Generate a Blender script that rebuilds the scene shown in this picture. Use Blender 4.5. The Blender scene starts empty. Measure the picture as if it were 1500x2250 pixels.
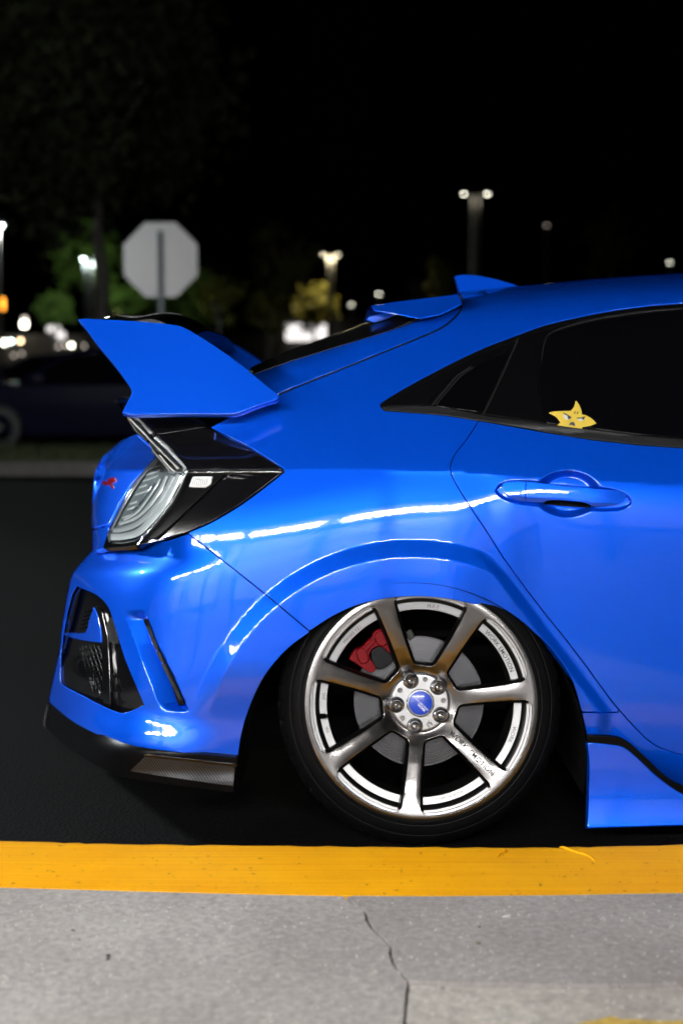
import bpy, bmesh, math, random
import numpy as np
from mathutils import Vector, Matrix
from mathutils.geometry import delaunay_2d_cdt

# ---------------------------------------------------------------- camera, world, light, exposure
F_PX = 3125.0                      # 50 mm lens on a 24x36 portrait frame, in photograph pixels
PITCH = math.radians(5.36)
CAM_H = 1.035
sc = bpy.context.scene
C = sc.collection
cam_data = bpy.data.cameras.new('camera')
cam = bpy.data.objects.new('camera', cam_data); C.objects.link(cam)
cam.location = (0, 0, CAM_H)
cam.rotation_euler = (math.radians(90) - PITCH, 0, 0)
cam_data.sensor_fit = 'VERTICAL'; cam_data.sensor_height = 36.0; cam_data.sensor_width = 24.0
cam_data.lens = 50.0
cam_data.clip_start = 0.05; cam_data.clip_end = 2000
cam_data.dof.use_dof = True
cam_data.dof.focus_distance = 2.95
cam_data.dof.aperture_fstop = 2.4
sc.camera = cam

world = bpy.data.worlds.new('World'); sc.world = world
world.use_nodes = True
wn = world.node_tree.nodes; wl = world.node_tree.links
sky = wn.new('ShaderNodeTexSky'); sky.sky_type = 'NISHITA'; sky.sun_disc = False
sky.sun_elevation = math.radians(-6); sky.sun_rotation = math.radians(200)
bgn = wn['Background']; bgn.inputs['Strength'].default_value = 0.02
wl.new(sky.outputs[0], bgn.inputs['Color'])

sun_d = bpy.data.lights.new('moon', 'SUN'); sun_d.energy = 0.004; sun_d.angle = math.radians(0.5)
sun_d.color = (0.8, 0.88, 1.0)
sun = bpy.data.objects.new('moon', sun_d); C.objects.link(sun)
sun.rotation_euler = (math.radians(50), 0, math.radians(-30)); sun.location = (0, -20, 30)

sc.view_settings.view_transform = 'Standard'
sc.view_settings.look = 'None'
sc.view_settings.exposure = -0.18
sc.view_settings.gamma = 1.0
sc.view_settings.use_curve_mapping = False
sc.render.engine = 'CYCLES'
sc.cycles.max_bounces = 8
sc.cycles.glossy_bounces = 4
sc.cycles.transparent_max_bounces = 12
sc.cycles.sample_clamp_indirect = 6.0
sc.cycles.sample_clamp_direct = 0.0
sc.cycles.caustics_reflective = False
sc.cycles.caustics_refractive = False
sc.cycles.use_denoising = True
random.seed(7)
rng = np.random.default_rng(7)

# ---------------------------------------------------------------- pixel -> place
Y0 = 3.05                          # the plane of the car's widest flank
YC = Y0 + 0.91                     # the car's centre plane
CP, SP = math.cos(PITCH), math.sin(PITCH)
def U(px, py, D):
    """point at distance Y0+D (measured along +Y) that the photograph shows at pixel (px, py)"""
    px = np.asarray(px, float); py = np.asarray(py, float); D = np.asarray(D, float)
    a = (px - 750.0) / F_PX; b = -(py - 1125.0) / F_PX
    dy = CP + b * SP; dz = -SP + b * CP
    t = (Y0 + D) / dy
    return np.stack(np.broadcast_arrays(a * t, Y0 + D, CAM_H + dz * t), axis=-1)
def ground(px, py, z=0.0):
    a = (px - 750.0) / F_PX; b = -(py - 1125.0) / F_PX
    dy = CP + b * SP; dz = -SP + b * CP
    t = (z - CAM_H) / dz
    return Vector((a * t, dy * t, z))
def at(px, py, Y):
    p = U(px, py, Y - Y0); return Vector(p.tolist())

# ---------------------------------------------------------------- materials
M = {}
def nt(name):
    m = bpy.data.materials.new(name); m.use_nodes = True
    n = m.node_tree.nodes; l = m.node_tree.links
    return m, n, l, n['Principled BSDF']
def mat(name, col, rough=0.5, metal=0.0, coat=0.0, coat_rough=0.03, spec=0.5, emit=None, es=0.0,
        noise=None, bump=None, rough_noise=0.0):
    m, n, l, b = nt(name)
    b.inputs['Base Color'].default_value = (*col, 1); b.inputs['Roughness'].default_value = rough
    b.inputs['Metallic'].default_value = metal
    b.inputs['Coat Weight'].default_value = coat; b.inputs['Coat Roughness'].default_value = coat_rough
    b.inputs['Specular IOR Level'].default_value = spec
    if emit: b.inputs['Emission Color'].default_value = (*emit, 1); b.inputs['Emission Strength'].default_value = es
    tc = n.new('ShaderNodeTexCoord')
    if noise:                                        # (scale, detail, dark factor, light factor)
        t = n.new('ShaderNodeTexNoise'); t.inputs['Scale'].default_value = noise[0]; t.inputs['Detail'].default_value = noise[1]
        r = n.new('ShaderNodeValToRGB')
        r.color_ramp.elements[0].position = 0.3; r.color_ramp.elements[1].position = 0.7
        r.color_ramp.elements[0].color = (*[c * noise[2] for c in col], 1)
        r.color_ramp.elements[1].color = (*[min(1, c * noise[3]) for c in col], 1)
        l.new(tc.outputs['Object'], t.inputs['Vector']); l.new(t.outputs['Fac'], r.inputs['Fac'])
        l.new(r.outputs['Color'], b.inputs['Base Color'])
    if bump:                                         # (scale, detail, strength, distance)
        t = n.new('ShaderNodeTexNoise'); t.inputs['Scale'].default_value = bump[0]; t.inputs['Detail'].default_value = bump[1]
        p = n.new('ShaderNodeBump'); p.inputs['Strength'].default_value = bump[2]; p.inputs['Distance'].default_value = bump[3]
        l.new(tc.outputs['Object'], t.inputs['Vector']); l.new(t.outputs['Fac'], p.inputs['Height'])
        l.new(p.outputs['Normal'], b.inputs['Normal'])
        if coat: l.new(p.outputs['Normal'], b.inputs['Coat Normal'])
    if rough_noise:
        t = n.new('ShaderNodeTexNoise'); t.inputs['Scale'].default_value = 14; t.inputs['Detail'].default_value = 6
        mr = n.new('ShaderNodeMapRange'); mr.inputs['To Min'].default_value = rough - rough_noise; mr.inputs['To Max'].default_value = rough + rough_noise
        l.new(tc.outputs['Object'], t.inputs['Vector']); l.new(t.outputs['Fac'], mr.inputs['Value']); l.new(mr.outputs['Result'], b.inputs['Roughness'])
    M[name] = m
    return m
PAINT = (0.0, 0.098, 0.86)
mat('blue_paint', PAINT, 0.40, 0.55, 1.0, 0.012, spec=0.1, bump=(230, 2, 0.022, 0.002))
M['blue_paint'].node_tree.nodes['Principled BSDF'].inputs['Coat IOR'].default_value = 1.6
mat('gloss_black', (0.004, 0.004, 0.005), 0.12, 0, 0.6, 0.02)
mat('satin_black', (0.0025, 0.0025, 0.003), 0.30, spec=0.10)
mat('highlight_grey', (0.016, 0.016, 0.017), 0.4, spec=0.3)
mat('trim_grey', (0.014, 0.014, 0.015), 0.42, spec=0.3)
mat('trim_black', (0.0022, 0.0022, 0.0027), 0.30, spec=0.11)
mat('flank_shade_black', (0.003, 0.003, 0.003), 0.4, spec=0.12)
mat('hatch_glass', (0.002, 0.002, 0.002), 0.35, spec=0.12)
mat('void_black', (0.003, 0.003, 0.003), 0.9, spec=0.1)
mat('tint_glass', (0.002, 0.002, 0.003), 0.03, 0, 0.0, spec=0.4)
mat('rubber', (0.008, 0.008, 0.009), 0.62, bump=(220, 3, 0.15, 0.001))
mat('rubber_side', (0.0045, 0.0045, 0.005), 0.45, spec=0.10)
mat('chrome', (0.75, 0.76, 0.78), 0.12, 1.0)
mat('hub_silver', (0.42, 0.42, 0.43), 0.35, 0.9)
mat('nut_steel', (0.48, 0.48, 0.50), 0.2, 1.0)
mat('band_silver', (0.50, 0.50, 0.51), 0.28, 1.0)
mat('disc_iron', (0.085, 0.085, 0.09), 0.22, 1.0)
mat('hat_iron', (0.05, 0.05, 0.05), 0.6, 0.5)
mat('caliper_red', (0.15, 0.0005, 0.004), 0.4, 0.0, 0.0, 0.05, spec=0.08)
mat('cap_blue', (0.0, 0.05, 0.55), 0.35, 0, 0.5)
mat('ink_dark', (0.01, 0.01, 0.012), 0.6)
mat('ink_white', (0.8, 0.8, 0.8), 0.5)
mat('sticker_yellow', (0.83, 0.60, 0.08), 0.45)
mat('sticker_edge', (0.8, 0.75, 0.6), 0.5)
mat('eye_navy', (0.05, 0.06, 0.12), 0.5)
mat('eye_white', (0.75, 0.75, 0.75), 0.5)
mat('badge_red', (0.25, 0.004, 0.006), 0.25, 0, 0.8)
def metal_wheel():
    """brushed dark metal: fine circular brushing through an anisotropic lobe"""
    m, n, l, b = nt('wheel_metal')
    b.inputs['Metallic'].default_value = 1.0; b.inputs['Base Color'].default_value = (0.225, 0.215, 0.212, 1)
    b.inputs['Roughness'].default_value = 0.30
    tc = n.new('ShaderNodeTexCoord')
    t = n.new('ShaderNodeTexNoise'); t.inputs['Scale'].default_value = 900; t.inputs['Detail'].default_value = 2
    mr = n.new('ShaderNodeMapRange'); mr.inputs['To Min'].default_value = 0.19; mr.inputs['To Max'].default_value = 0.27
    l.new(tc.outputs['Object'], t.inputs['Vector']); l.new(t.outputs['Fac'], mr.inputs['Value']); l.new(mr.outputs['Result'], b.inputs['Roughness'])
    M['wheel_metal'] = m
metal_wheel()
def carbon():
    m, n, l, b = nt('carbon_fibre')
    tc = n.new('ShaderNodeTexCoord'); mp = n.new('ShaderNodeMapping'); mp.inputs['Rotation'].default_value = (0, math.radians(35), 0)
    w = n.new('ShaderNodeTexWave'); w.inputs['Scale'].default_value = 60; w.bands_direction = 'X'; w.inputs['Distortion'].default_value = 1.0
    r = n.new('ShaderNodeValToRGB'); r.color_ramp.elements[0].color = (0.006, 0.006, 0.007, 1); r.color_ramp.elements[1].color = (0.055, 0.055, 0.06, 1)
    l.new(tc.outputs['Object'], mp.inputs['Vector']); l.new(mp.outputs['Vector'], w.inputs['Vector']); l.new(w.outputs['Fac'], r.inputs['Fac'])
    l.new(r.outputs['Color'], b.inputs['Base Color']); b.inputs['Metallic'].default_value = 0.6; b.inputs['Roughness'].default_value = 0.32
    b.inputs['Coat Weight'].default_value = 0.6; b.inputs['Coat Roughness'].default_value = 0.05
    M['carbon_fibre'] = m
carbon()
def clear_lens(name, tint, gloss_rough=0.02, extra=0.0):
    """thin clear plastic: what lies behind shows through, a Fresnel sheen on top"""
    m = bpy.data.materials.new(name); m.use_nodes = True
    n = m.node_tree.nodes; l = m.node_tree.links; n.clear()
    o = n.new('ShaderNodeOutputMaterial'); mx = n.new('ShaderNodeMixShader'); tr = n.new('ShaderNodeBsdfTransparent')
    g = n.new('ShaderNodeBsdfGlossy'); fr = n.new('ShaderNodeFresnel'); fr.inputs['IOR'].default_value = 1.5
    tr.inputs['Color'].default_value = (*tint, 1); g.inputs['Roughness'].default_value = gloss_rough
    ad = n.new('ShaderNodeMath'); ad.operation = 'ADD'; ad.inputs[1].default_value = extra
    l.new(fr.outputs[0], ad.inputs[0]); l.new(ad.outputs[0], mx.inputs[0])
    l.new(tr.outputs[0], mx.inputs[1]); l.new(g.outputs[0], mx.inputs[2]); l.new(mx.outputs[0], o.inputs[0])
    M[name] = m
clear_lens('lens_clear', (0.93, 0.95, 0.96))
mat('lens_reflector', (0.78, 0.79, 0.80), 0.22, 0.45, 0.5)
mat('lens_white', (0.85, 0.86, 0.87), 0.2, 0.0, 1.0)
mat('lens_dark', (0.26, 0.29, 0.30), 0.2, 0.3)

# ---------------------------------------------------------------- object helpers
def link(o, parent=None):
    C.objects.link(o)
    if parent is not None: o.parent = parent
    return o
def tag(o, label=None, cat=None, group=None, kind=None):
    if label: o['label'] = label
    if cat: o['category'] = cat
    if group: o['group'] = group
    if kind: o['kind'] = kind
    return o
def empty(name, loc, label=None, cat=None, group=None, rz=0.0):
    o = bpy.data.objects.new(name, None); o.location = loc; o.rotation_euler = (0, 0, rz)
    o.empty_display_size = 0.2
    C.objects.link(o)
    return tag(o, label, cat, group)
def mesh_obj(name, verts, faces, material, parent=None, smooth=False, normals=None, origin=None, autosmooth=None):
    me = bpy.data.meshes.new(name)
    verts = np.asarray(verts, float)
    if origin is not None: verts = verts - np.asarray(origin, float)
    me.from_pydata(verts.tolist(), [], [list(map(int, f)) for f in faces])
    me.update()
    if smooth:
        me.polygons.foreach_set('use_smooth', [True] * len(me.polygons))
        if normals is not None: me.normals_split_custom_set_from_vertices([tuple(x) for x in normals])
        elif autosmooth is not None: me.set_sharp_from_angle(angle=math.radians(autosmooth))
    me.materials.append(M[material])
    o = bpy.data.objects.new(name, me)
    return link(o, parent)
class MB:
    """collects simple solids into ONE mesh object"""
    def __init__(s): s.v = []; s.f = []
    def add(s, v, f):
        k = len(s.v); s.v += [tuple(x) for x in v]; s.f += [tuple(i + k for i in q) for q in f]; return s
    def box(s, x0, x1, y0, y1, z0, z1, m=None):
        v = [(x, y, z) for z in (z0, z1) for y in (y0, y1) for x in (x0, x1)]
        if m is not None: v = [m @ Vector(p) for p in v]
        return s.add(v, [(0, 2, 3, 1), (4, 5, 7, 6), (0, 1, 5, 4), (2, 6, 7, 3), (0, 4, 6, 2), (1, 3, 7, 5)])
    def tube(s, p, q, r0, r1=None, n=10, cap=True):
        r1 = r0 if r1 is None else r1
        p = Vector(p); q = Vector(q); d = (q - p).normalized()
        a = d.orthogonal().normalized(); b = d.cross(a)
        v = [c + (a * math.cos(2 * math.pi * i / n) + b * math.sin(2 * math.pi * i / n)) * r for c, r in ((p, r0), (q, r1)) for i in range(n)]
        f = [(i, (i + 1) % n, n + (i + 1) % n, n + i) for i in range(n)]
        if cap: f += [tuple(range(n - 1, -1, -1)), tuple(range(n, 2 * n))]
        return s.add(v, f)
    def prism(s, pts, y0, y1):                       # polygon in x,z pushed along y
        n = len(pts)
        v = [(x, y0, z) for x, z in pts] + [(x, y1, z) for x, z in pts]
        f = [tuple(range(n)), tuple(range(2 * n - 1, n - 1, -1))] + [(i, n + i, n + (i + 1) % n, (i + 1) % n) for i in range(n)]
        return s.add(v, f)
    def build(s, name, material, parent=None, smooth=False, autosmooth=None, bevel=0.0):
        o = mesh_obj(name, s.v, s.f, material, parent, smooth=smooth, autosmooth=autosmooth)
        if bevel:
            bm = bmesh.new(); bm.from_mesh(o.data)
            bmesh.ops.bevel(bm, geom=bm.edges[:], offset=bevel, segments=2, affect='EDGES', profile=0.5)
            bm.to_mesh(o.data); bm.free()
        return o
def lathe(profile, segs, axis_pts=None):
    """profile: (radius, depth) pairs; the axis is +y; returns verts, faces"""
    v = []; f = []; n = len(profile)
    for i in range(segs):
        a = 2 * math.pi * i / segs
        for r, d in profile: v.append((r * math.cos(a), d, r * math.sin(a)))
    for i in range(segs):
        j = (i + 1) % segs
        for k in range(n - 1): f.append((i * n + k, i * n + k + 1, j * n + k + 1, j * n + k))
    return v, f
def cr(pts, n=6):
    """smooth curve through the points"""
    P = [np.array(p, float) for p in pts]
    P = [2 * P[0] - P[1]] + P + [2 * P[-1] - P[-2]]
    out = []
    for i in range(1, len(P) - 2):
        p0, p1, p2, p3 = P[i - 1:i + 3]
        for k in range(n):
            t = k / n
            out.append(0.5 * ((2 * p1) + (-p0 + p2) * t + (2 * p0 - 5 * p1 + 4 * p2 - p3) * t * t + (-p0 + 3 * p1 - 3 * p2 + p3) * t ** 3))
    out.append(P[-2])
    return [tuple(p) for p in out]
def chain(*parts):
    out = []
    for p in parts:
        for q in p:
            if not out or math.hypot(q[0] - out[-1][0], q[1] - out[-1][1]) > 0.5: out.append((float(q[0]), float(q[1])))
    if math.hypot(out[0][0] - out[-1][0], out[0][1] - out[-1][1]) < 0.5: out.pop()
    return out
def in_poly(x, y, poly):
    res = np.zeros(x.shape, bool); n = len(poly)
    for i in range(n):
        x0, y0 = poly[i]; x1, y1 = poly[(i + 1) % n]
        if y0 == y1: continue
        c = ((y0 > y) != (y1 > y)) & (x < (x1 - x0) * (y - y0) / (y1 - y0) + x0)
        res ^= c
    return res
def seg_dist(x, y, poly):
    d = np.full(x.shape, 1e9); n = len(poly)
    for i in range(n):
        x0, y0 = poly[i]; x1, y1 = poly[(i + 1) % n]
        dx, dy = x1 - x0, y1 - y0; L = dx * dx + dy * dy + 1e-12
        t = np.clip(((x - x0) * dx + (y - y0) * dy) / L, 0, 1)
        d = np.minimum(d, (x - x0 - t * dx) ** 2 + (y - y0 - t * dy) ** 2)
    return np.sqrt(d)
def dens(poly, step):
    out = []; n = len(poly)
    for i in range(n):
        a = poly[i]; b = poly[(i + 1) % n]
        k = max(1, int(math.ceil(math.hypot(b[0] - a[0], b[1] - a[1]) / step)))
        out += [(a[0] + (b[0] - a[0]) * j / k, a[1] + (b[1] - a[1]) * j / k) for j in range(k)]
    return out
def area2(p): return sum(p[i][0] * p[(i + 1) % len(p)][1] - p[(i + 1) % len(p)][0] * p[i][1] for i in range(len(p)))
def inset(poly, g):
    """poly counter-clockwise (y up)"""
    n = len(poly); out = []
    for i in range(n):
        a = np.array(poly[i - 1]); b = np.array(poly[i]); c = np.array(poly[(i + 1) % n])
        d1 = b - a; d2 = c - b; d1 /= np.linalg.norm(d1) + 1e-9; d2 /= np.linalg.norm(d2) + 1e-9
        n1 = np.array([-d1[1], d1[0]]); n2 = np.array([-d2[1], d2[0]]); m = n1 + n2
        L = np.linalg.norm(m)
        m = n1 if L < 0.3 else m / L
        k = min(2.0, 1.0 / max(0.35, float(m @ n1)))
        out.append(tuple(b + m * g * k))
    return out
def triangulate(outline, holes, step, dense=()):
    """outline, holes in (x, y up).  Returns points, triangles (CCW), boundary edges (interior on the left)."""
    if area2(outline) < 0: outline = outline[::-1]
    holes = [h if area2(h) < 0 else h[::-1] for h in holes]
    loops = [dens(outline, step)] + [dens(h, step) for h in holes]
    O = np.array(outline)
    x0, y0 = O.min(0); x1, y1 = O.max(0)
    rows = np.arange(y0, y1, step * 0.866)
    gx = []; gy = []
    for k, yy in enumerate(rows):
        xs = np.arange(x0 + (0.5 * step if k % 2 else 0), x1, step); gx.append(xs); gy.append(np.full(xs.shape, yy))
    gx = np.concatenate(gx); gy = np.concatenate(gy)
    for (dx0, dy0, dx1, dy1, ds) in dense:
        k = (gx > dx0) & (gx < dx1) & (gy > dy0) & (gy < dy1)
        ax = [gx[~k]]; ay = [gy[~k]]
        for r, yy in enumerate(np.arange(dy0, dy1, ds * 0.866)):
            xs = np.arange(dx0 + (0.5 * ds if r % 2 else 0), dx1, ds); ax.append(xs); ay.append(np.full(xs.shape, yy))
        gx = np.concatenate(ax); gy = np.concatenate(ay)
    keep = in_poly(gx, gy, outline)
    for h in holes: keep &= ~in_poly(gx, gy, h)
    gx, gy = gx[keep], gy[keep]
    for lp in loops:
        k = seg_dist(gx, gy, lp) > 0.5 * step
        gx, gy = gx[k], gy[k]
    pts = []; edges = []
    for lp in loops:
        k = len(pts); n = len(lp); pts += [Vector(p) for p in lp]; edges += [(k + i, k + (i + 1) % n) for i in range(n)]
    pts += [Vector((float(a), float(b))) for a, b in zip(gx, gy)]
    vv, ee, ff, ov, oe, of = delaunay_2d_cdt(pts, edges, [], 0, 1e-7)
    V = np.array([(p.x, p.y) for p in vv]); T = np.array([f[:] for f in ff])
    c = V[T].mean(1)
    k = in_poly(c[:, 0], c[:, 1], outline)
    for h in holes: k &= ~in_poly(c[:, 0], c[:, 1], h)
    T = T[k]
    a = V[T[:, 0]]; b = V[T[:, 1]]; d = V[T[:, 2]]
    ar = (b[:, 0] - a[:, 0]) * (d[:, 1] - a[:, 1]) - (b[:, 1] - a[:, 1]) * (d[:, 0] - a[:, 0])
    T[ar < 0] = T[ar < 0][:, ::-1]
    T = T[np.abs(ar) > 1e-12]
    used = np.unique(T); remap = -np.ones(len(V), int); remap[used] = np.arange(len(used))
    V = V[used]; T = remap[T]
    es = {}
    for t in T:
        for i in range(3):
            e = (int(t[i]), int(t[(i + 1) % 3])); es[e] = 1
    B = [e for e in es if (e[1], e[0]) not in es]
    return V, T, B
def sheet(V, T, B, surf, rims, back=None):
    """surf(x, y_up, extra depth) -> world points.  rims: [(outward, depth, blend)] rings hung on the border.
    Returns verts, faces, normals."""
    e = 0.6
    x, y = V[:, 0], V[:, 1]
    P = surf(x, y, 0 * x)
    N = np.cross(surf(x + e, y, 0 * x) - surf(x - e, y, 0 * x), surf(x, y + e, 0 * x) - surf(x, y - e, 0 * x))
    N /= np.linalg.norm(N, axis=1)[:, None] + 1e-15
    verts = [P]; norms = [N]; faces = [tuple(t) for t in T]
    bd = sorted({i for ed in B for i in ed}); idx = {b: k for k, b in enumerate(bd)}
    out = np.zeros((len(bd), 2))
    for a, b in B:
        d = V[b] - V[a]; d = d / (np.linalg.norm(d) + 1e-12); nrm = np.array([d[1], -d[0]])
        out[idx[a]] += nrm; out[idx[b]] += nrm
    out /= np.linalg.norm(out, axis=1)[:, None] + 1e-12
    bx, by = V[bd, 0], V[bd, 1]
    o3 = surf(bx + out[:, 0], by + out[:, 1], 0 * bx) - surf(bx, by, 0 * bx)
    Nb = N[bd]
    o3 -= (o3 * Nb).sum(1)[:, None] * Nb
    o3 /= np.linalg.norm(o3, axis=1)[:, None] + 1e-15
    prev = {b: b for b in bd}; k0 = len(V)
    for (g, dep, bl) in rims:
        # hung from the border along the surface's own normal, so a corner keeps its thickness
        R = P[bd] + o3 * g * 0.001 - Nb * dep
        nn = Nb * (1 - bl) + o3 * bl
        nn /= np.linalg.norm(nn, axis=1)[:, None] + 1e-15
        verts.append(R); norms.append(nn)
        cur = {b: k0 + idx[b] for b in bd}
        for a, b in B: faces.append((prev[b], prev[a], cur[a], cur[b]))
        prev = cur; k0 += len(bd)
    if back is not None:
        R = P - N * back
        verts.append(R); norms.append(-N)
        faces += [(k0 + t[0], k0 + t[2], k0 + t[1]) for t in T]
        for a, b in B: faces.append((prev[b], prev[a], k0 + a, k0 + b))
    return np.concatenate(verts), faces, np.concatenate(norms)
EDGE = [(0.5, 0.0003, 0.35), (1.2, 0.0014, 0.8), (1.3, 0.016, 1.0)]
CAR_BASE = Vector((1.35, YC, 0.0))
def panel(name, outline, dfn, material, parent, step=8, holes=(), gap=2.0, rims=EDGE, mirror=True, back=None, label=None, dense=()):
    """a body panel: outline in photograph pixels, dfn(px, py) = how far inboard of the flank plane it lies"""
    ol = [(p[0], -p[1]) for p in outline]
    if area2(ol) < 0: ol = ol[::-1]
    if gap: ol = inset(dens(ol, 12), gap)
    hl = []
    for h in holes:
        q = [(p[0], -p[1]) for p in h]
        hl.append(q)
    V, T, B = triangulate(ol, hl, step, [(d[0], -d[3], d[2], -d[1], d[4]) for d in dense])
    surf = lambda x, y, d: U(x, -y, dfn(x, -y) + d)
    v, f, n = sheet(V, T, B, surf, rims, back)
    par = parent
    o = mesh_obj(name, v, f, material, par, smooth=True, normals=n, origin=CAR_BASE)
    if par is not car: o.matrix_parent_inverse = Matrix()
    if label: o['label'] = label
    if mirror: twin(o)
    return o
def twin(o):
    """the same part on the car's other flank"""
    c = o.copy(); C.objects.link(c); c.parent = o.parent
    if 'label' in c: del c['label']
    c.scale = (1, -1, 1)
    return c
# ================================================================ the setting
def ground_mats():
    # dark sealed asphalt with fine stones
    m, n, l, b = nt('asphalt')
    tc = n.new('ShaderNodeTexCoord')
    t = n.new('ShaderNodeTexNoise'); t.inputs['Scale'].default_value = 120; t.inputs['Detail'].default_value = 4
    r = n.new('ShaderNodeValToRGB'); e = r.color_ramp.elements
    e[0].position = 0.35; e[0].color = (0.0015, 0.0015, 0.002, 1); e[1].position = 0.75; e[1].color = (0.011, 0.011, 0.012, 1)
    t2 = n.new('ShaderNodeTexNoise'); t2.inputs['Scale'].default_value = 1.3; t2.inputs['Detail'].default_value = 5
    mx = n.new('ShaderNodeMixRGB'); mx.blend_type = 'MULTIPLY'; mx.inputs['Fac'].default_value = 0.6
    v = n.new('ShaderNodeTexVoronoi'); v.inputs['Scale'].default_value = 130
    p = n.new('ShaderNodeBump'); p.inputs['Strength'].default_value = 0.5; p.inputs['Distance'].default_value = 0.004
    l.new(tc.outputs['Object'], t.inputs['Vector']); l.new(tc.outputs['Object'], t2.inputs['Vector']); l.new(tc.outputs['Object'], v.inputs['Vector'])
    l.new(t.outputs['Fac'], r.inputs['Fac']); l.new(r.outputs['Color'], mx.inputs[1]); l.new(t2.outputs['Fac'], mx.inputs[2])
    l.new(mx.outputs['Color'], b.inputs['Base Color']); l.new(v.outputs['Distance'], p.inputs['Height']); l.new(p.outputs['Normal'], b.inputs['Normal'])
    b.inputs['Roughness'].default_value = 0.75; b.inputs['Specular IOR Level'].default_value = 0.08
    M['asphalt'] = m
    def concrete(name, base, speck, big, bumpk, chips):
        m, n, l, b = nt(name)
        tc = n.new('ShaderNodeTexCoord')
        t = n.new('ShaderNodeTexNoise'); t.inputs['Scale'].default_value = speck; t.inputs['Detail'].default_value = 9; t.inputs['Roughness'].default_value = 0.7
        r = n.new('ShaderNodeValToRGB'); e = r.color_ramp.elements
        e[0].position = 0.30; e[0].color = (*[c * 0.66 for c in base], 1); e[1].position = 0.70; e[1].color = (*[min(1, c * 1.25) for c in base], 1)
        t2 = n.new('ShaderNodeTexNoise'); t2.inputs['Scale'].default_value = big; t2.inputs['Detail'].default_value = 6; t2.inputs['Roughness'].default_value = 0.6
        r2 = n.new('ShaderNodeValToRGB'); e = r2.color_ramp.elements
        e[0].position = 0.32; e[0].color = (0.66, 0.63, 0.64, 1); e[1].position = 0.62; e[1].color = (1, 1, 1, 1)
        mx = n.new('ShaderNodeMixRGB'); mx.blend_type = 'MULTIPLY'; mx.inputs['Fac'].default_value = 1.0
        # pale chips of stone and small dark pits
        v = n.new('ShaderNodeTexVoronoi'); v.inputs['Scale'].default_value = chips; v.inputs['Randomness'].default_value = 1.0
        rc = n.new('ShaderNodeValToRGB'); e = rc.color_ramp.elements
        e[0].position = 0.07; e[0].color = (1, 1, 1, 1); e[1].position = 0.14; e[1].color = (0, 0, 0, 1)
        t3 = n.new('ShaderNodeTexNoise'); t3.inputs['Scale'].default_value = 7; t3.inputs['Detail'].default_value = 2
        r3 = n.new('ShaderNodeValToRGB'); r3.color_ramp.elements[0].position = 0.45; r3.color_ramp.elements[1].position = 0.62
        ml = n.new('ShaderNodeMath'); ml.operation = 'MULTIPLY'
        m2 = n.new('ShaderNodeMixRGB'); m2.inputs[2].default_value = (*[min(0.85, c * 1.75) for c in base], 1)
        v2 = n.new('ShaderNodeTexVoronoi'); v2.inputs['Scale'].default_value = chips * 0.63
        rd = n.new('ShaderNodeValToRGB'); e = rd.color_ramp.elements
        e[0].position = 0.06; e[0].color = (1, 1, 1, 1); e[1].position = 0.12; e[1].color = (0, 0, 0, 1)
        m3 = n.new('ShaderNodeMixRGB'); m3.inputs[2].default_value = (*[c * 0.30 for c in base], 1)
        ml2 = n.new('ShaderNodeMath'); ml2.operation = 'MULTIPLY'
        sc2 = n.new('ShaderNodeTexNoise'); sc2.inputs['Scale'].default_value = 11
        r4 = n.new('ShaderNodeValToRGB'); r4.color_ramp.elements[0].position = 0.55; r4.color_ramp.elements[1].position = 0.68
        for q in (t, t2, t3, v, v2, sc2): l.new(tc.outputs['Object'], q.inputs['Vector'])
        l.new(t.outputs['Fac'], r.inputs['Fac']); l.new(t2.outputs['Fac'], r2.inputs['Fac'])
        l.new(r.outputs['Color'], mx.inputs[1]); l.new(r2.outputs['Color'], mx.inputs[2])
        l.new(v.outputs['Distance'], rc.inputs['Fac']); l.new(t3.outputs['Fac'], r3.inputs['Fac'])
        l.new(rc.outputs['Color'], ml.inputs[0]); l.new(r3.outputs['Color'], ml.inputs[1])
        l.new(ml.outputs[0], m2.inputs['Fac']); l.new(mx.outputs['Color'], m2.inputs[1])
        l.new(v2.outputs['Distance'], rd.inputs['Fac']); l.new(sc2.outputs['Fac'], r4.inputs['Fac'])
        l.new(rd.outputs['Color'], ml2.inputs[0]); l.new(r4.outputs['Color'], ml2.inputs[1])
        l.new(ml2.outputs[0], m3.inputs['Fac']); l.new(m2.outputs['Color'], m3.inputs[1])
        l.new(m3.outputs['Color'], b.inputs['Base Color'])
        p = n.new('ShaderNodeBump'); p.inputs['Strength'].default_value = bumpk; p.inputs['Distance'].default_value = 0.003
        l.new(t.outputs['Fac'], p.inputs['Height']); l.new(p.outputs['Normal'], b.inputs['Normal'])
        b.inputs['Roughness'].default_value = 0.85; b.inputs['Specular IOR Level'].default_value = 0.25
        M[name] = m
    concrete('concrete', (0.415, 0.382, 0.362), 75, 1.6, 0.5, 55)
    concrete('concrete_dark', (0.375, 0.345, 0.33), 75, 1.5, 0.5, 55)
    concrete('concrete_pale', (0.50, 0.46, 0.415), 60, 3.0, 0.9, 40)
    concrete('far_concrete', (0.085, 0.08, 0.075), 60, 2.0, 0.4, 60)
    # yellow kerb paint with brush marks along the kerb
    m, n, l, b = nt('yellow_paint')
    tc = n.new('ShaderNodeTexCoord'); mp = n.new('ShaderNodeMapping'); mp.inputs['Scale'].default_value = (2.2, 130, 40)
    t = n.new('ShaderNodeTexNoise'); t.inputs['Scale'].default_value = 1.0; t.inputs['Detail'].default_value = 6
    t2 = n.new('ShaderNodeTexNoise'); t2.inputs['Scale'].default_value = 5; t2.inputs['Detail'].default_value = 5
    r = n.new('ShaderNodeValToRGB'); e = r.color_ramp.elements
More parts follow.
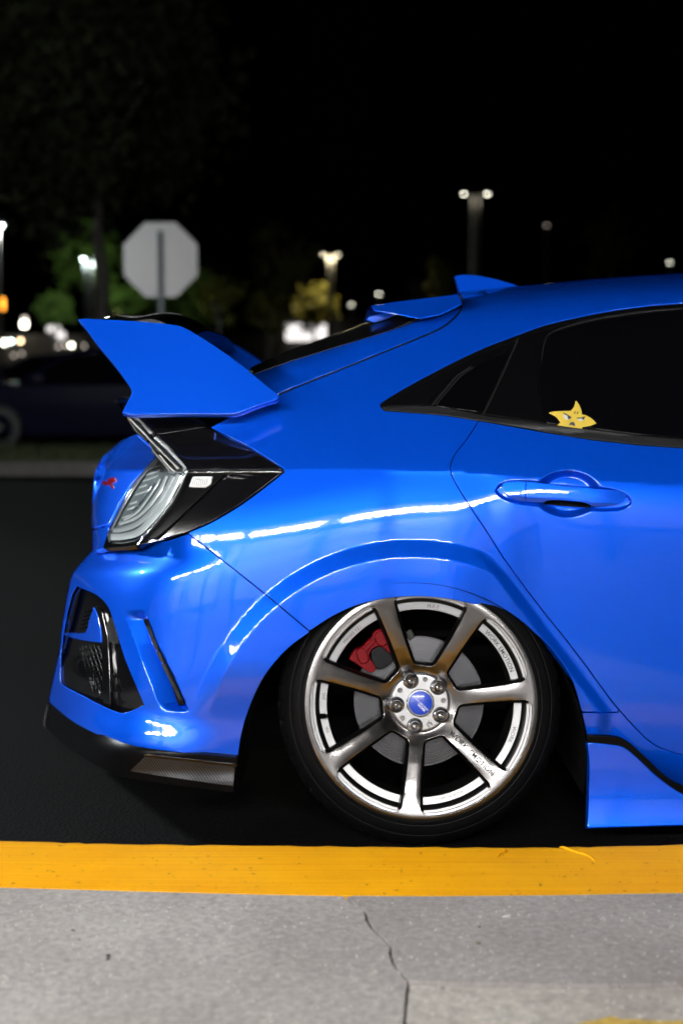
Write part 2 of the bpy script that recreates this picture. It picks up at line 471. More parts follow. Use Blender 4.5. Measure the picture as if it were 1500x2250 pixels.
    e[0].position = 0.3; e[0].color = (0.78, 0.31, 0.0, 1); e[1].position = 0.75; e[1].color = (0.96, 0.46, 0.003, 1)
    ad = n.new('ShaderNodeMixRGB'); ad.inputs['Fac'].default_value = 0.45
    p = n.new('ShaderNodeBump'); p.inputs['Strength'].default_value = 0.5; p.inputs['Distance'].default_value = 0.002
    t4 = n.new('ShaderNodeTexNoise'); t4.inputs['Scale'].default_value = 180; t4.inputs['Detail'].default_value = 3
    p2 = n.new('ShaderNodeBump'); p2.inputs['Strength'].default_value = 0.25; p2.inputs['Distance'].default_value = 0.001
    l.new(tc.outputs['Object'], mp.inputs['Vector']); l.new(mp.outputs['Vector'], t.inputs['Vector']); l.new(tc.outputs['Object'], t2.inputs['Vector'])
    l.new(tc.outputs['Object'], t4.inputs['Vector'])
    l.new(t.outputs['Fac'], ad.inputs[1]); l.new(t2.outputs['Fac'], ad.inputs[2]); l.new(ad.outputs['Color'], r.inputs['Fac'])
    # scuffs: small worn specks and faint tyre smears along the kerb
    t5 = n.new('ShaderNodeTexNoise'); t5.inputs['Scale'].default_value = 70; t5.inputs['Detail'].default_value = 5
    r5 = n.new('ShaderNodeValToRGB'); r5.color_ramp.elements[0].position = 0.66; r5.color_ramp.elements[1].position = 0.72
    t6 = n.new('ShaderNodeTexNoise'); t6.inputs['Scale'].default_value = 2.2; t6.inputs['Detail'].default_value = 6
    r6 = n.new('ShaderNodeValToRGB'); r6.color_ramp.elements[0].position = 0.50; r6.color_ramp.elements[1].position = 0.75
    r6.color_ramp.elements[1].color = (0.2, 0.2, 0.2, 1)
    mxa = n.new('ShaderNodeMath'); mxa.operation = 'MAXIMUM'
    mxs = n.new('ShaderNodeMixRGB'); mxs.inputs[2].default_value = (0.36, 0.17, 0.02, 1)
    l.new(tc.outputs['Object'], t5.inputs['Vector']); l.new(tc.outputs['Object'], t6.inputs['Vector'])
    l.new(t5.outputs['Fac'], r5.inputs['Fac']); l.new(t6.outputs['Fac'], r6.inputs['Fac'])
    l.new(r5.outputs['Color'], mxa.inputs[0]); l.new(r6.outputs['Color'], mxa.inputs[1]); l.new(mxa.outputs[0], mxs.inputs['Fac'])
    l.new(r.outputs['Color'], mxs.inputs[1]); l.new(mxs.outputs['Color'], b.inputs['Base Color']); l.new(t.outputs['Fac'], p.inputs['Height'])
    l.new(t4.outputs['Fac'], p2.inputs['Height']); l.new(p.outputs['Normal'], p2.inputs['Normal']); l.new(p2.outputs['Normal'], b.inputs['Normal'])
    b.inputs['Roughness'].default_value = 0.62; b.inputs['Specular IOR Level'].default_value = 0.1
    M['yellow_paint'] = m
ground_mats()
mat('soil', (0.02, 0.018, 0.012), 0.95)
mat('grass', (0.035, 0.045, 0.012), 0.8)
mat('joint_dark', (0.06, 0.056, 0.056), 0.95)
mat('stucco', (0.62, 0.60, 0.57), 0.8, bump=(60, 5, 0.3, 0.004))
mat('steel_dark', (0.05, 0.05, 0.055), 0.5, 0.4)
mat('canopy_white', (0.82, 0.82, 0.82), 0.6)

KZ = 0.145                                           # pavement height above the asphalt
def tagged(o, **k): return tag(o, **k)
# asphalt, one sheet to the horizon
me_v = [(-400, -60, 0), (400, -60, 0), (400, 600, 0), (-400, 600, 0)]
tag(mesh_obj('parking_lot', me_v, [(0, 1, 2, 3)], 'asphalt'), kind='structure')

# kerb: follows a slight bow, edge line read off the photograph on the plane of its top
kerb_out_px = [(-900, 1824), (0, 1846), (250, 1853), (600, 1857), (900, 1860), (1200, 1861), (1500, 1855), (2400, 1838)]
kerb_in_px = [(-900, 1925), (0, 1950), (250, 1957), (600, 1966), (900, 1970), (1200, 1968), (1500, 1963), (2400, 1948)]
co = [ground(px, py, KZ) for px, py in cr(kerb_out_px, 10)]
ci = [ground(px, py, KZ) for px, py in cr(kerb_in_px, 10)]
kv = []; kf = []
nk = len(co)
for i in range(nk):
    o, n_ = co[i], ci[i]
    wob = 0.0022 * math.sin(i * 1.7) + 0.0016 * math.sin(i * 3.9 + 1)
    d = (n_ - o)
    ring = [o + Vector((0, 0.016, -KZ - 0.02)), o + Vector((0, 0.010, -0.022)), o + Vector((0, 0.006, -0.008)), o + Vector((0, 0.0005 + wob, -0.0015)), o + d * 0.06, o + d * 0.5 + Vector((0, 0, 0.0006)), n_ + Vector((0, 0, 0.0012)), n_ + Vector((0, -0.003, -0.012))]
    kv += ring
m_ = 8
for i in range(nk - 1):
    for k in range(m_ - 1): kf.append((i * m_ + k, i * m_ + k + 1, (i + 1) * m_ + k + 1, (i + 1) * m_ + k))
kerb = mesh_obj('kerb', kv, kf, 'yellow_paint', None, smooth=True, autosmooth=50)
tag(kerb, kind='structure')
# raised drips of paint on the kerb's edge
for pts, w in (([(1228, 1862), (1240, 1863), (1262, 1872), (1292, 1881), (1308, 1894)], 0.0032), ([(1106, 1866), (1108, 1872), (1098, 1876), (1091, 1884)], 0.0034), ([(1010, 1956), (1300, 1957), (1500, 1955)], 0.0014), ([(60, 1892), (130, 1899), (220, 1902), (300, 1903)], 0.0012)):
    c = [ground(px, py, KZ) for px, py in cr(pts, 6)]
    dv = []; df = []
    for i, p in enumerate(c):
        t = (c[min(i + 1, len(c) - 1)] - c[max(i - 1, 0)]).normalized(); s = Vector((-t.y, t.x, 0))
        ww = w * (0.55 + 0.45 * math.sin(math.pi * (i + 0.5) / len(c)))
        dv += [p - s * ww, p - s * ww * 0.5 + Vector((0, 0, ww * 0.9)), p + s * ww * 0.5 + Vector((0, 0, ww * 0.9)), p + s * ww]
    for i in range(len(c) - 1):
        for k in range(3): df.append((i * 4 + k, (i + 1) * 4 + k, (i + 1) * 4 + k + 1, i * 4 + k + 1))
    mesh_obj('paint_drip', dv, df, 'yellow_paint', kerb, smooth=True)

# pavement: a bed and the slabs the crack and the joint divide it into
bed = MB(); bed.box(-14, 14, -8.2, ci[0].y - 0.03, KZ - 0.06, KZ - 0.012)
pav = bed.build('pavement', 'joint_dark'); tag(pav, kind='structure')
crack = [(760, 1974), (772, 1984), (780, 1990), (800, 2000), (806, 2014), (803, 2020), (816, 2038), (830, 2052), (845, 2068), (858, 2080), (857, 2098), (862, 2112), (870, 2128), (884, 2142), (898, 2156)]
joint = [(898, 2160), (1000, 2164), (1100, 2166), (1200, 2169), (1300, 2169), (1400, 2168), (1500, 2166), (2400, 2150)]
low = [(898, 2160), (893, 2185), (891, 2220), (889, 2260), (886, 2330)]
g2 = lambda l: [ground(px, py, KZ) for px, py in l]
rough_line = lambda l, k: [(l[i][0] + (l[i + 1][0] - l[i][0]) * t + random.uniform(-k, k), l[i][1] + (l[i + 1][1] - l[i][1]) * t + random.uniform(-k, k) * 0.5) for i in range(len(l) - 1) for t in np.linspace(0, 1, max(2, int(math.hypot(l[i + 1][0] - l[i][0], l[i + 1][1] - l[i][1]) / 9)), endpoint=False)] + [l[-1]]
crack_r, joint_r, low_r = rough_line(crack, 1.6), rough_line(joint, 1.3), rough_line(low, 1.2)
kerb_edge = cr(kerb_in_px, 10)
def slab(name, pts, material, z=KZ, th=0.04):
    P = [ground(px, py, KZ) if not isinstance(px, Vector) else px for px, py in pts]
    pl = [(p.x, p.y) for p in P]
    if area2(pl) < 0: pl = pl[::-1]
    V, T, B = triangulate(pl, [], 0.35)
    n = len(V)
    v = [(x, y, z) for x, y in V]; f = [tuple(t) for t in T]
    bdv = sorted({i for e in B for i in e}); ix = {b: n + k for k, b in enumerate(bdv)}
    oo = np.zeros((len(bdv), 2))
    v += [(V[b][0], V[b][1], z - th) for b in bdv]
    for a, b in B: f.append((b, a, ix[a], ix[b]))
    return mesh_obj(name, v, f, material, pav, smooth=False)
far_b = [(2600, 3600), (-1100, 3600)]
px_of = lambda x, y: None
E = 3.6
left_edge = [p for p in kerb_edge if p[0] < 757]
right_edge = [p for p in kerb_edge if p[0] > 762]
slab('paving_slab', left_edge + [(757, 1971)] + [(p[0] - E, p[1] + 0.4) for p in crack_r] + [(p[0] - E, p[1]) for p in low_r[1:]] + [(860, 3400), (-1400, 3400)], 'concrete', z=KZ)
slab('paving_slab', [(762, 1971)] + right_edge + [(p[0], p[1] - 4.5) for p in joint_r[::-1]] + [(p[0] + E, p[1] - 0.4) for p in crack_r[::-1]], 'concrete_dark', z=KZ + 0.0008)
slab('paving_slab', [(p[0] + E, p[1]) for p in low_r] + [(870, 3400), (2700, 3400)] + [(p[0], p[1] + 4.0) for p in joint_r[::-1][:-1]], 'concrete_pale', z=KZ - 0.001)
# worn yellow paint at the corner of the pale slab
pp = [(1265, 2252), (1290, 2244), (1320, 2240), (1345, 2234), (1365, 2240), (1400, 2241), (1450, 2244), (1520, 2242), (1700, 2238), (1700, 2420), (1250, 2420)]
P = [ground(px, py, KZ + 0.0012) for px, py in rough_line(pp + [pp[0]], 1.5)[:-1]]
mat('worn_yellow', (0.52, 0.34, 0.06), 0.8, noise=(60, 8, 0.65, 1.25))
pl = [(p.x, p.y) for p in P]
V, T, B = triangulate(pl if area2(pl) > 0 else pl[::-1], [], 0.3)
mesh_obj('painted_patch', [(x, y, KZ + 0.0016) for x, y in V], [tuple(t) for t in T], 'worn_yellow', pav)
# leaf scraps and grit lying on the pavement
mat('debris_dark', (0.02, 0.018, 0.016), 0.9)
mat('debris_brown', (0.12, 0.085, 0.05), 0.9)
mat('debris_pale', (0.62, 0.60, 0.56), 0.8)
def scrap(px, py, w, h, m, rot):
    p = ground(px, py, KZ + 0.001); k = 7
    v = []
    for i in range(k):
        a = 2 * math.pi * i / k; r = random.uniform(0.7, 1.1)
        x = math.cos(a) * w * r; y = math.sin(a) * h * r
        v.append((p.x + x * math.cos(rot) - y * math.sin(rot), p.y + x * math.sin(rot) + y * math.cos(rot), p.z + 0.0008))
    v.append((p.x, p.y, p.z + 0.0025))
    return v, [(i, (i + 1) % k, k) for i in range(k)]
for px, py, w, h, m in ((161, 2045, .005, .003, 'debris_dark'), (238, 2100, .006, .004, 'debris_dark'), (237, 2108, .005, .003, 'debris_dark'), (175, 2066, .003, .002, 'debris_dark'), (1050, 2073, .006, .005, 'debris_brown'), (1110, 2014, .010, .005, 'debris_pale'), (1052, 2038, .002, .004, 'debris_dark'), (972, 2172, .005, .002, 'debris_dark')):
    v, f = scrap(px, py, w, h, m, random.uniform(0, 3)); o = mesh_obj('leaf_scrap', v, f, m, None)
    tag(o, {'debris_dark': 'tiny dark leaf scrap lying on the grey pavement', 'debris_brown': 'small brown leaf scrap on the pavement past the crack', 'debris_pale': 'pale flat chip lying on the pavement near the kerb'}[m], 'debris', 'scraps on the pavement')
gm = MB()
for i in range(420):
    px = random.uniform(-100, 1600); py = random.uniform(1985, 2260)
    s = random.uniform(0.0008, 0.0022); v, f = scrap(px, py, s, s * random.uniform(0.5, 1), '', random.uniform(0, 3)); gm.add(v, f)
tag(gm.build('grit', 'debris_pale'), 'fine pale grit scattered over the pavement', 'grit', kind='stuff')

# ---- shop front behind the photographer: the light of the place and what the paint mirrors
mat('tube_light', (0.9, 0.9, 0.9), 0.5, emit=(1.0, 0.98, 0.95), es=190.0)
mat('shop_window', (0.3, 0.3, 0.3), 0.2, emit=(1.0, 0.96, 0.90), es=0.12)
mat('shop_wall', (0.18, 0.18, 0.19), 0.85, bump=(60, 5, 0.3, 0.004))
shop = empty('shop_front', (0, -6.0, KZ), 'pale shop front with lit windows and canopy facing the blue car', 'building')
SY = -4.6
def sbox(name, m, x0, x1, y0, y1, z0, z1, par=None):
    b = MB(); b.box(x0, x1, y0 + 6.0, y1 + 6.0, z0 - KZ, z1 - KZ); return b.build(name, m, par or shop)
sbox('wall', 'shop_wall', -16, 16, SY - 0.4, SY, KZ, 4.6)
sbox('canopy', 'canopy_white', -6.0, 1.75, SY, -2.98, 3.02, 3.16)
for i in range(-5, 6):
    x = i * 2.9
    w = sbox('window', 'steel_dark', x - 1.15, x + 1.15, SY + 0.002, SY + 0.05, 0.75, 2.35)
    sbox('pane', 'shop_window', x - 1.07, x + 1.07, SY + 0.05, SY + 0.06, 0.83, 2.27, w)
for i in range(-5, 2): sbox('column', 'steel_dark', i * 1.25 + 0.385, i * 1.25 + 0.455, -2.50, -2.43, KZ, 3.02)
for i in range(-5, 1):
    x = i * 1.25 + 0.46
    t = sbox('lamp_bracket', 'steel_dark', x + 0.56, x + 0.60, -3.02, -2.70, 2.80, 2.83)
    sbox('lamp_tube', 'tube_light', x + 0.07, x + 1.09, -2.80, -2.68, 2.68, 2.80, t)
mat('added_wash_light', (0.9, 0.9, 0.9), 0.5, emit=(1.0, 0.98, 0.95), es=230.0)  # added tube row, hidden by the valance, to brighten the wall's reflected glow
for i in range(-5, 1):
    x = i * 1.25 + 0.46
    v_ = sbox('valance', 'steel_dark', x, x + 1.25, -4.14, -4.11, 2.80, 2.98)
    sbox('added_wash_tube', 'added_wash_light', x + 0.07, x + 1.12, -4.32, -4.24, 2.88, 2.95, v_)
# ================================================================ the blue hatchback
car = empty('hatchback_car', CAR_BASE, 'glossy bright blue lowered hatchback with tall rear wing and seven-spoke wheel beside the yellow kerb', 'car')
ipx = lambda pts: (np.array([p[0] for p in pts], float), np.array([p[1] for p in pts], float))
def li(pts):
    a, b = ipx(pts); return lambda x: np.interp(x, a, b)
sm = lambda t: np.clip(t, 0, 1) ** 2 * (3 - 2 * np.clip(t, 0, 1))
ramp = lambda t: 0.5 * (np.sqrt(t * t + 0.0012) - np.sqrt((t - 1) ** 2 + 0.0012) + 1)   # straight step with softened corners
CREASE = li([(-500, 1030), (622, 1030), (880, 1033), (990, 1035), (1090, 1043), (1180, 1049), (1500, 1066), (2500, 1085), (4200, 1080)])
ROOF = li([(200, 820), (300, 835), (461, 820), (540, 808), (625, 775), (750, 732), (815, 700), (1007, 646), (1132, 630), (1200, 625), (1300, 615), (1400, 608), (1500, 602),
           (1800, 595), (2250, 612), (2400, 640), (2700, 780), (2980, 930), (3500, 985), (3900, 1040), (4170, 1120)])
REAR = li([(860, 250), (950, 285), (970, 262), (1007, 230), (1046, 218), (1100, 206), (1145, 201), (1212, 200), (1258, 160), (1298, 148), (1342, 142), (1426, 133), (1490, 116), (1534, 107), (1600, 100), (1900, 96)])
def soften(fn, a, b, sig):
    x = np.arange(a, b, 2.0); k = np.exp(-0.5 * (np.arange(-30, 31) * 2.0 / sig) ** 2); k /= k.sum()
    y = np.convolve(np.pad(fn(x), 30, 'edge'), k, 'valid'); return lambda q: np.interp(q, x, y)
REAR = soften(REAR, 700, 2000, 11.0); ROOF = soften(ROOF, 0, 4400, 16.0)
AX, AY, AR = 905.0, 1683.0, 372.0            # wheel arch in the photograph
FLEND = lambda px, py: ((px - 1100) * 0.795 - (py - 1240) * 0.607)   # signed distance right of the line that ends the flare
def flank(px, py):
    """the car's side: how far inboard of Y0"""
    px, py = np.broadcast_arrays(np.asarray(px, float), np.asarray(py, float))
    yc = CREASE(px); w = (py - yc) / 1000.0
    k = sm((px - 960) / 240)
    Lq = 0.12 * (1 - k) + 0.05 * k
    a = 0.03 * (1 - k) + 0.012 * k
    B = (0.36 * (1 - k) + 0.34 * k)
    fade = sm((px - 1230) / 200.0)
    B = B * (1 - 0.0 * fade)
    wb = np.maximum(w, 0)
    sh = 0.075 * sm((980 - px) / 520.0)                # the haunch rolls lower towards the tail
    w1 = np.minimum(wb, sh); w2 = np.maximum(wb - sh, 0)
    below = 0.092 - ((a + B) * w1 + a * w2 + B * Lq * (1 - np.exp(-w2 / Lq)))
    below = below + 0.10 * np.maximum(wb - 0.42, 0) ** 2
    v = np.maximum(-w, 0)
    above = 0.092 + v * 0.52 + 0.25 * v * v
    # light-catcher under the crease where the quarter meets the door; the crease dies out along the door
    below = below + 0.0026 * (1 - np.exp(-wb / 0.014)) * sm((px - 820) / 60) * sm((1130 - px) / 60)
    D = np.where(w > 0, below, above)
    s = py - ROOF(px)
    D = D + 0.40 * np.exp(-np.maximum(s, 0) / 20.0) * sm((px - 480) / 120)
    r = np.hypot(px - AX, py - AY)
    fl = ramp((497 - r) / 38.0) * sm(-FLEND(px, py) / 30.0) * np.where(px < AX, sm((1600 - py) / 150.0), 1.0)
    D = D - 0.015 * fl
    rf = np.hypot(px - 3600, py - AY)
    D = D - 0.026 * sm((497 - rf) / 38.0)
    D = D + 0.5 * np.exp(-np.maximum(4190 - px, 0) / 90.0)
    return D
def rear_wrap(px, py, A=0.55, L=62.0):
    return A * np.exp(-np.maximum(px - REAR(py), 0) / L)
def body(px, py): return flank(px, py) + rear_wrap(px, py)

# ---- main side panel: rear quarter, pillar, roof edge
lamp_up = [(623, 1030), (545, 980), (461, 939)]
seam_hatch = cr([(461, 939), (518, 910), (560, 893), (610, 868), (680, 839), (750, 811), (850, 771), (950, 730), (982, 712), (1004, 692), (1014, 674), (1016, 658), (1009, 645)], 4)
roof_line = [(1009, 642), (1132, 630), (1200, 625), (1300, 615), (1400, 608), (1500, 602), (1800, 595), (2250, 612), (2400, 640), (2700, 780), (2980, 930)]
win_top = cr([(1500, 666), (1400, 675), (1300, 691), (1200, 714), (1135, 737), (1075, 760), (1025, 782), (950, 820), (900, 847), (842, 882), (836, 892), (845, 902)], 4)
win_bot = cr([(845, 902), (900, 906), (975, 912), (1052, 924)], 3)
door_seam = cr([(1052, 924), (1025, 965), (1000, 997), (990, 1020), (991, 1040), (1000, 1060), (1030, 1110), (1070, 1170), (1105, 1225), (1150, 1287), (1197, 1349), (1243, 1406), (1290, 1468), (1337, 1533), (1358, 1559)], 4)
arch = cr([(1277, 1565), (1256, 1495), (1228, 1449), (1197, 1411), (1150, 1376), (1090, 1346), (1030, 1326), (965, 1314), (900, 1311), (840, 1317), (780, 1332), (730, 1355), (680, 1387)], 4)
bump_seam = [(680, 1387), (586, 1308), (480, 1224), (412, 1171)]
lamp_low = cr([(412, 1171), (470, 1145), (530, 1109), (590, 1064), (624, 1037)], 3)
ARCH_RIM = EDGE
panel('quarter_panel', chain(lamp_up, seam_hatch, roof_line, [(2880, 955), (2650, 812), (2350, 690), (2100, 656), (1800, 652)], win_top, win_bot, door_seam,
      [(1358, 1565), (1277, 1565)], arch, bump_seam, lamp_low), body, 'blue_paint', car, step=7, dense=[(480, 1000, 1400, 1600, 5)])

# ---- rear door with the scooped handle recess
def cup(px, py):
    e = ((px - 1246) / 76.0) ** 2 + ((py - 1085) / 53.0) ** 2
    c = 0.026 * sm((1 - e) / 0.55)
    u = (px - 1088) / 298.0
    mid = 1078 + 0.085 * (px - 1100)
    half = 29 * np.sqrt(np.clip(1.0 - np.abs(2 * u - 1) ** 5, 0, 1))
    s = sm((half - np.abs(py - mid)) / 9.0)
    return np.sqrt(c * c + (0.010 * s) ** 2)
door_d = lambda px, py: body(px, py) + cup(np.asarray(px, float), np.asarray(py, float))
belt = [(1052, 924), (1100, 932), (1200, 950), (1300, 966), (1400, 977), (1500, 984), (1750, 1003), (2000, 1012)]
door_bot = cr([(1358, 1559), (1399, 1604), (1430, 1632), (1461, 1648), (1500, 1659), (1560, 1664)], 4)
rear_door = panel('rear_door', chain(belt, [(2000, 1664)], door_bot[::-1], door_seam[::-1]), door_d, 'blue_paint', car, step=7, dense=[(1075, 1020, 1400, 1150, 3.2)])
panel('front_door', [(2004, 1012), (2450, 1022), (2900, 1010), (2960, 1040), (2960, 1664), (2004, 1664)], body, 'blue_paint', car, step=26)
farch = [(3600 + 372 * math.cos(a), AY - 372 * math.sin(a)) for a in np.linspace(math.radians(175), math.radians(5), 24)]
panel('front_fender', chain([(2965, 1030), (2985, 932), (3500, 986), (3900, 1041), (4170, 1121), (4175, 1660)], farch[::-1], [(2965, 1655)]), body, 'blue_paint', car, step=26)

# ---- dark seals behind the open seams
def seal(line, w, off=0.013):
    c = np.array(line); t = np.gradient(c, axis=0); t /= np.linalg.norm(t, axis=1)[:, None] + 1e-9
    nn = np.stack([-t[:, 1], t[:, 0]], 1)
    a = c + nn * w; b = c - nn * w
    rows = [U(q[:, 0], q[:, 1], body(q[:, 0], q[:, 1]) + off) for q in (a, b)]; n = len(c)
    o = mesh_obj('seam_seal', np.concatenate(rows), [(i, i + 1, n + i + 1, n + i) for i in range(n - 1)], 'void_black', car, origin=CAR_BASE)
    twin(o)
seal([p for p in seam_hatch if p[0] > 500], 9); seal(door_seam, 8); seal(dens(bump_seam + bump_seam[-1:], 12)[:-1], 7)

# ---- sill and side skirt
sill_top = chain([(1277, 1566), (1358, 1566)], door_bot, [(2000, 1668), (3225, 1668)])
trim_top = cr([(1288, 1617), (1349, 1620), (1376, 1630), (1414, 1663), (1461, 1707), (1500, 1729), (1560, 1745)], 4) + [(2000, 1748), (3225, 1748)]
trim_bot = cr([(1291, 1632), (1337, 1637), (1368, 1643), (1399, 1667), (1445, 1710), (1500, 1747), (1560, 1763)], 4) + [(2000, 1766), (3225, 1766)]
sill_d = lambda px, py: body(px, 1560 + 0 * np.asarray(py, float)) + 0.05 * np.maximum(0, (py - 1640) / 100.0) ** 2 + 0.004
panel('sill', chain(sill_top, trim_top[::-1]), sill_d, 'blue_paint', car, step=9)
panel('skirt_trim', chain(trim_top, trim_bot[::-1]), lambda px, py: 0.014 + 0 * px, 'satin_black', car, step=14, gap=0.5)
skirt_d = lambda px, py: 0.012 - 0.012 * ((py - 1634) / 180.0) - 0.016 * ((py - 1634) / 180.0) ** 3
panel('side_skirt', chain([(1291, 1634)], trim_bot[1:], [(3225, 1808), (1500, 1812), (1291, 1818)], cr([(1291, 1818), (1292, 1803), (1294, 1741), (1295, 1680), (1291, 1634)], 4)),
      skirt_d, 'blue_paint', car, step=9, gap=0.8, rims=[(0.8, 0.0005, 0.35), (2.5, 0.0025, 0.8), (3.0, 0.03, 1.0)])

# ---- rear bumper
slit_l = li([(1340, 270), (1350, 274), (1558, 352)]); slit_r = li([(1340, 310), (1362, 318), (1414, 337), (1482, 370), (1548, 398), (1560, 403)])
def bumper_d(px, py):
    px, py = np.broadcast_arrays(np.asarray(px, float), np.asarray(py, float))
    D = flank(px, py) + rear_wrap(px, py, 0.62, 66.0)
    u = (px - slit_l(py)) / (slit_r(py) - slit_l(py))
    vv = sm((py - 1338) / 24) * sm((1566 - py) / 24)
    D = D + 0.030 * vv * np.where(u < 1, np.clip(u, 0, 1), np.clip(1 - (u - 1) * 4.0, 0, 1))
    # the lower edge kicks out to a lip
    kick = sm((py - (1556 + 0.13 * (px - 330))) / 95.0)
    D = D - 0.020 * kick * sm((500 - px) / 130.0)
    D = D + 0.02 * sm((1262 - py) / 70.0) * sm((420 - px) / 120.0)
    # hollow above the lip beside the intake
    return D
intake = cr([(168, 1287), (156, 1310), (145, 1358), (135, 1422), (133, 1488), (141, 1507), (184, 1531), (240, 1559), (275, 1568), (318, 1550)], 4) + cr([(318, 1550), (296, 1498), (272, 1438), (249, 1362), (237, 1332), (214, 1308), (168, 1287)], 4)[1:-1]
bump_left = [(200, 1212), (161, 1258), (149, 1298), (141, 1342), (135, 1385), (131, 1426), (117, 1490), (108, 1534), (111, 1547)]
bump_bot = cr([(111, 1547), (160, 1587), (220, 1618), (272, 1639), (320, 1650), (400, 1661), (480, 1669), (522, 1673)], 4)
arch_l = cr([(522, 1673), (532, 1610), (552, 1546), (584, 1482), (632, 1426), (680, 1390)], 4)
panel('rear_bumper', chain(cr([(412, 1173), (360, 1189), (280, 1201), (222, 1209), (200, 1212)], 3), cr(bump_left, 3), bump_bot, arch_l, bump_seam), bumper_d, 'blue_paint', car, step=6, holes=[intake], dense=[(262, 1325, 425, 1580, 3.5)],
      rims=[(0.5, 0.0003, 0.35), (1.1, 0.0013, 0.8)], label='blue rear bumper with black side intake and narrow vent')
# black housing of the intake: a pocket behind the opening, fin, post and mesh inside it
pocket_d = lambda px, py: bumper_d(px, py) + 0.045
hs = panel('intake_housing', [(160, 1282), (238, 1322), (258, 1362), (284, 1438), (326, 1552), (276, 1574), (182, 1538), (134, 1512), (128, 1488), (130, 1424), (140, 1356), (150, 1306)], pocket_d, 'gloss_black', car, step=12, gap=0)
panel('intake_fin', cr([(206, 1334), (214, 1356), (220, 1382), (222, 1412)], 4) + cr([(222, 1412), (190, 1408), (160, 1402), (140, 1394)], 3)[1:] + cr([(140, 1394), (146, 1390), (186, 1390), (196, 1362), (206, 1334)], 3)[1:-1],
      lambda px, py: bumper_d(px, py) + 0.018, 'blue_paint', car, step=7, gap=0.5, back=0.02)
panel('intake_post', [(206, 1330), (222, 1340), (236, 1400), (240, 1470), (242, 1556), (228, 1553), (226, 1470), (223, 1400), (216, 1360)], lambda px, py: bumper_d(px, py) + 0.024, 'gloss_black', car, step=10, gap=0)
panel('reflector_shade', cr([(232, 1408), (233, 1380), (240, 1360), (247, 1357), (253, 1375), (259, 1415)], 4), lambda px, py: bumper_d(px, py) + 0.032, 'trim_grey', car, step=8, gap=0.5)
bowl = panel('intake_bowl', cr([(136, 1452), (150, 1444), (174, 1441), (186, 1450), (206, 1486), (218, 1530), (190, 1528), (150, 1507), (136, 1494), (136, 1452)], 4)[:-1],
             lambda px, py: bumper_d(px, py) + 0.040 - 0.03 * np.exp(-((px - 160) / 26.0) ** 2 - ((py - 1480) / 34.0) ** 2), 'gloss_black', car, step=5, gap=0)
for k in range(7):                                   # wire mesh of the lower grille
    x0 = 172 + 8.5 * k
    panel('mesh_wire', [(x0, 1418), (x0 + 1.6, 1418), (x0 + 34, 1520), (x0 + 32, 1520)], lambda px, py: bumper_d(px, py) + 0.030, 'satin_black', car, step=16, gap=0, rims=[(0.2, 0.003, 1.0)])
for k in range(7):
    y0_ = 1424 + 13 * k
    panel('mesh_wire', [(174 + 4 * k, y0_ + 8), (176 + 4 * k, y0_ + 6), (226, y0_ - 6), (226, y0_ - 4)], lambda px, py: bumper_d(px, py) + 0.028, 'satin_black', car, step=16, gap=0, rims=[(0.2, 0.003, 1.0)])
for k in range(5):
    y0_ = 1338 + 9 * k
    panel('mesh_wire', [(186 - 3 * k, y0_ + 9), (187 - 3 * k, y0_ + 7), (204 - 2 * k, y0_ - 2), (204 - 2 * k, y0_)], lambda px, py: bumper_d(px, py) + 0.030, 'satin_black', car, step=16, gap=0, rims=[(0.2, 0.003, 1.0)])
# narrow vent at the bumper's flank
slit = cr([(314, 1361), (321, 1363), (328, 1376), (340, 1412), (376, 1482), (405, 1546)], 4) + [(402, 1549), (393, 1549)] + cr([(393, 1549), (362, 1464), (330, 1396), (314, 1361)], 4)[1:-1]
slit_o = panel('vent_slit', slit, lambda px, py: flank(px, py) + rear_wrap(px, py, 0.62, 66.0) - 0.0012, 'satin_black', car, step=8, gap=0)
for k in range(6):
    t0 = 0.04 + k * 0.158; t1 = t0 + 0.142
    q = lambda t, o: (321 + (399 - 321) * t + 4 * math.sin(math.pi * t) * -1 + o, 1369 + (1543 - 1369) * t)
    panel('vent_segment', [q(t0, -2.5), q(t0, 4.0), q(t1, 4.0), q(t1, -2.5)], lambda px, py: flank(px, py) + rear_wrap(px, py, 0.62, 66.0) - 0.003, 'trim_grey', slit_o, step=8, gap=0, mirror=False, rims=[(0.2, 0.003, 1.0)])
# black lip and carbon end plate under the bumper
lip_d = lambda px, py: bumper_d(px, np.minimum(py, 1665)) + 0.004 - 0.030 * sm((py - 1600) / 60) * sm((px - 90) / 60)
lip_out = cr([(104, 1548), (97, 1586), (104, 1603), (160, 1650), (220, 1686), (272, 1706), (360, 1721), (480, 1737), (513, 1741)], 4)
panel('bumper_lip', chain(lip_out, [(519, 1676)], [(p[0], p[1] - 6) for p in bump_bot[::-1]]), lip_d, 'trim_black', car, step=9, gap=0, rims=[(0.5, 0.0004, 0.35), (1.6, 0.002, 0.8), (1.6, 0.05, 1.0)],
      label='gloss black lower lip of the rear bumper')
panel('carbon_plate', [(320, 1662), (516, 1684), (513, 1729), (285, 1695)], lambda px, py: lip_d(px, py) - 0.004 - 0.006 * sm((py - 1690) / 40), 'carbon_fibre', car, step=8, gap=1)
panel('lip_bead', [(318, 1657), (520, 1680), (519, 1685), (316, 1662)], lambda px, py: lip_d(px, py) - 0.006, 'gloss_black', car, step=10, gap=0, rims=[(0.5, 0.0004, 0.35), (1.0, 0.002, 0.8), (1.0, 0.02, 1.0)])

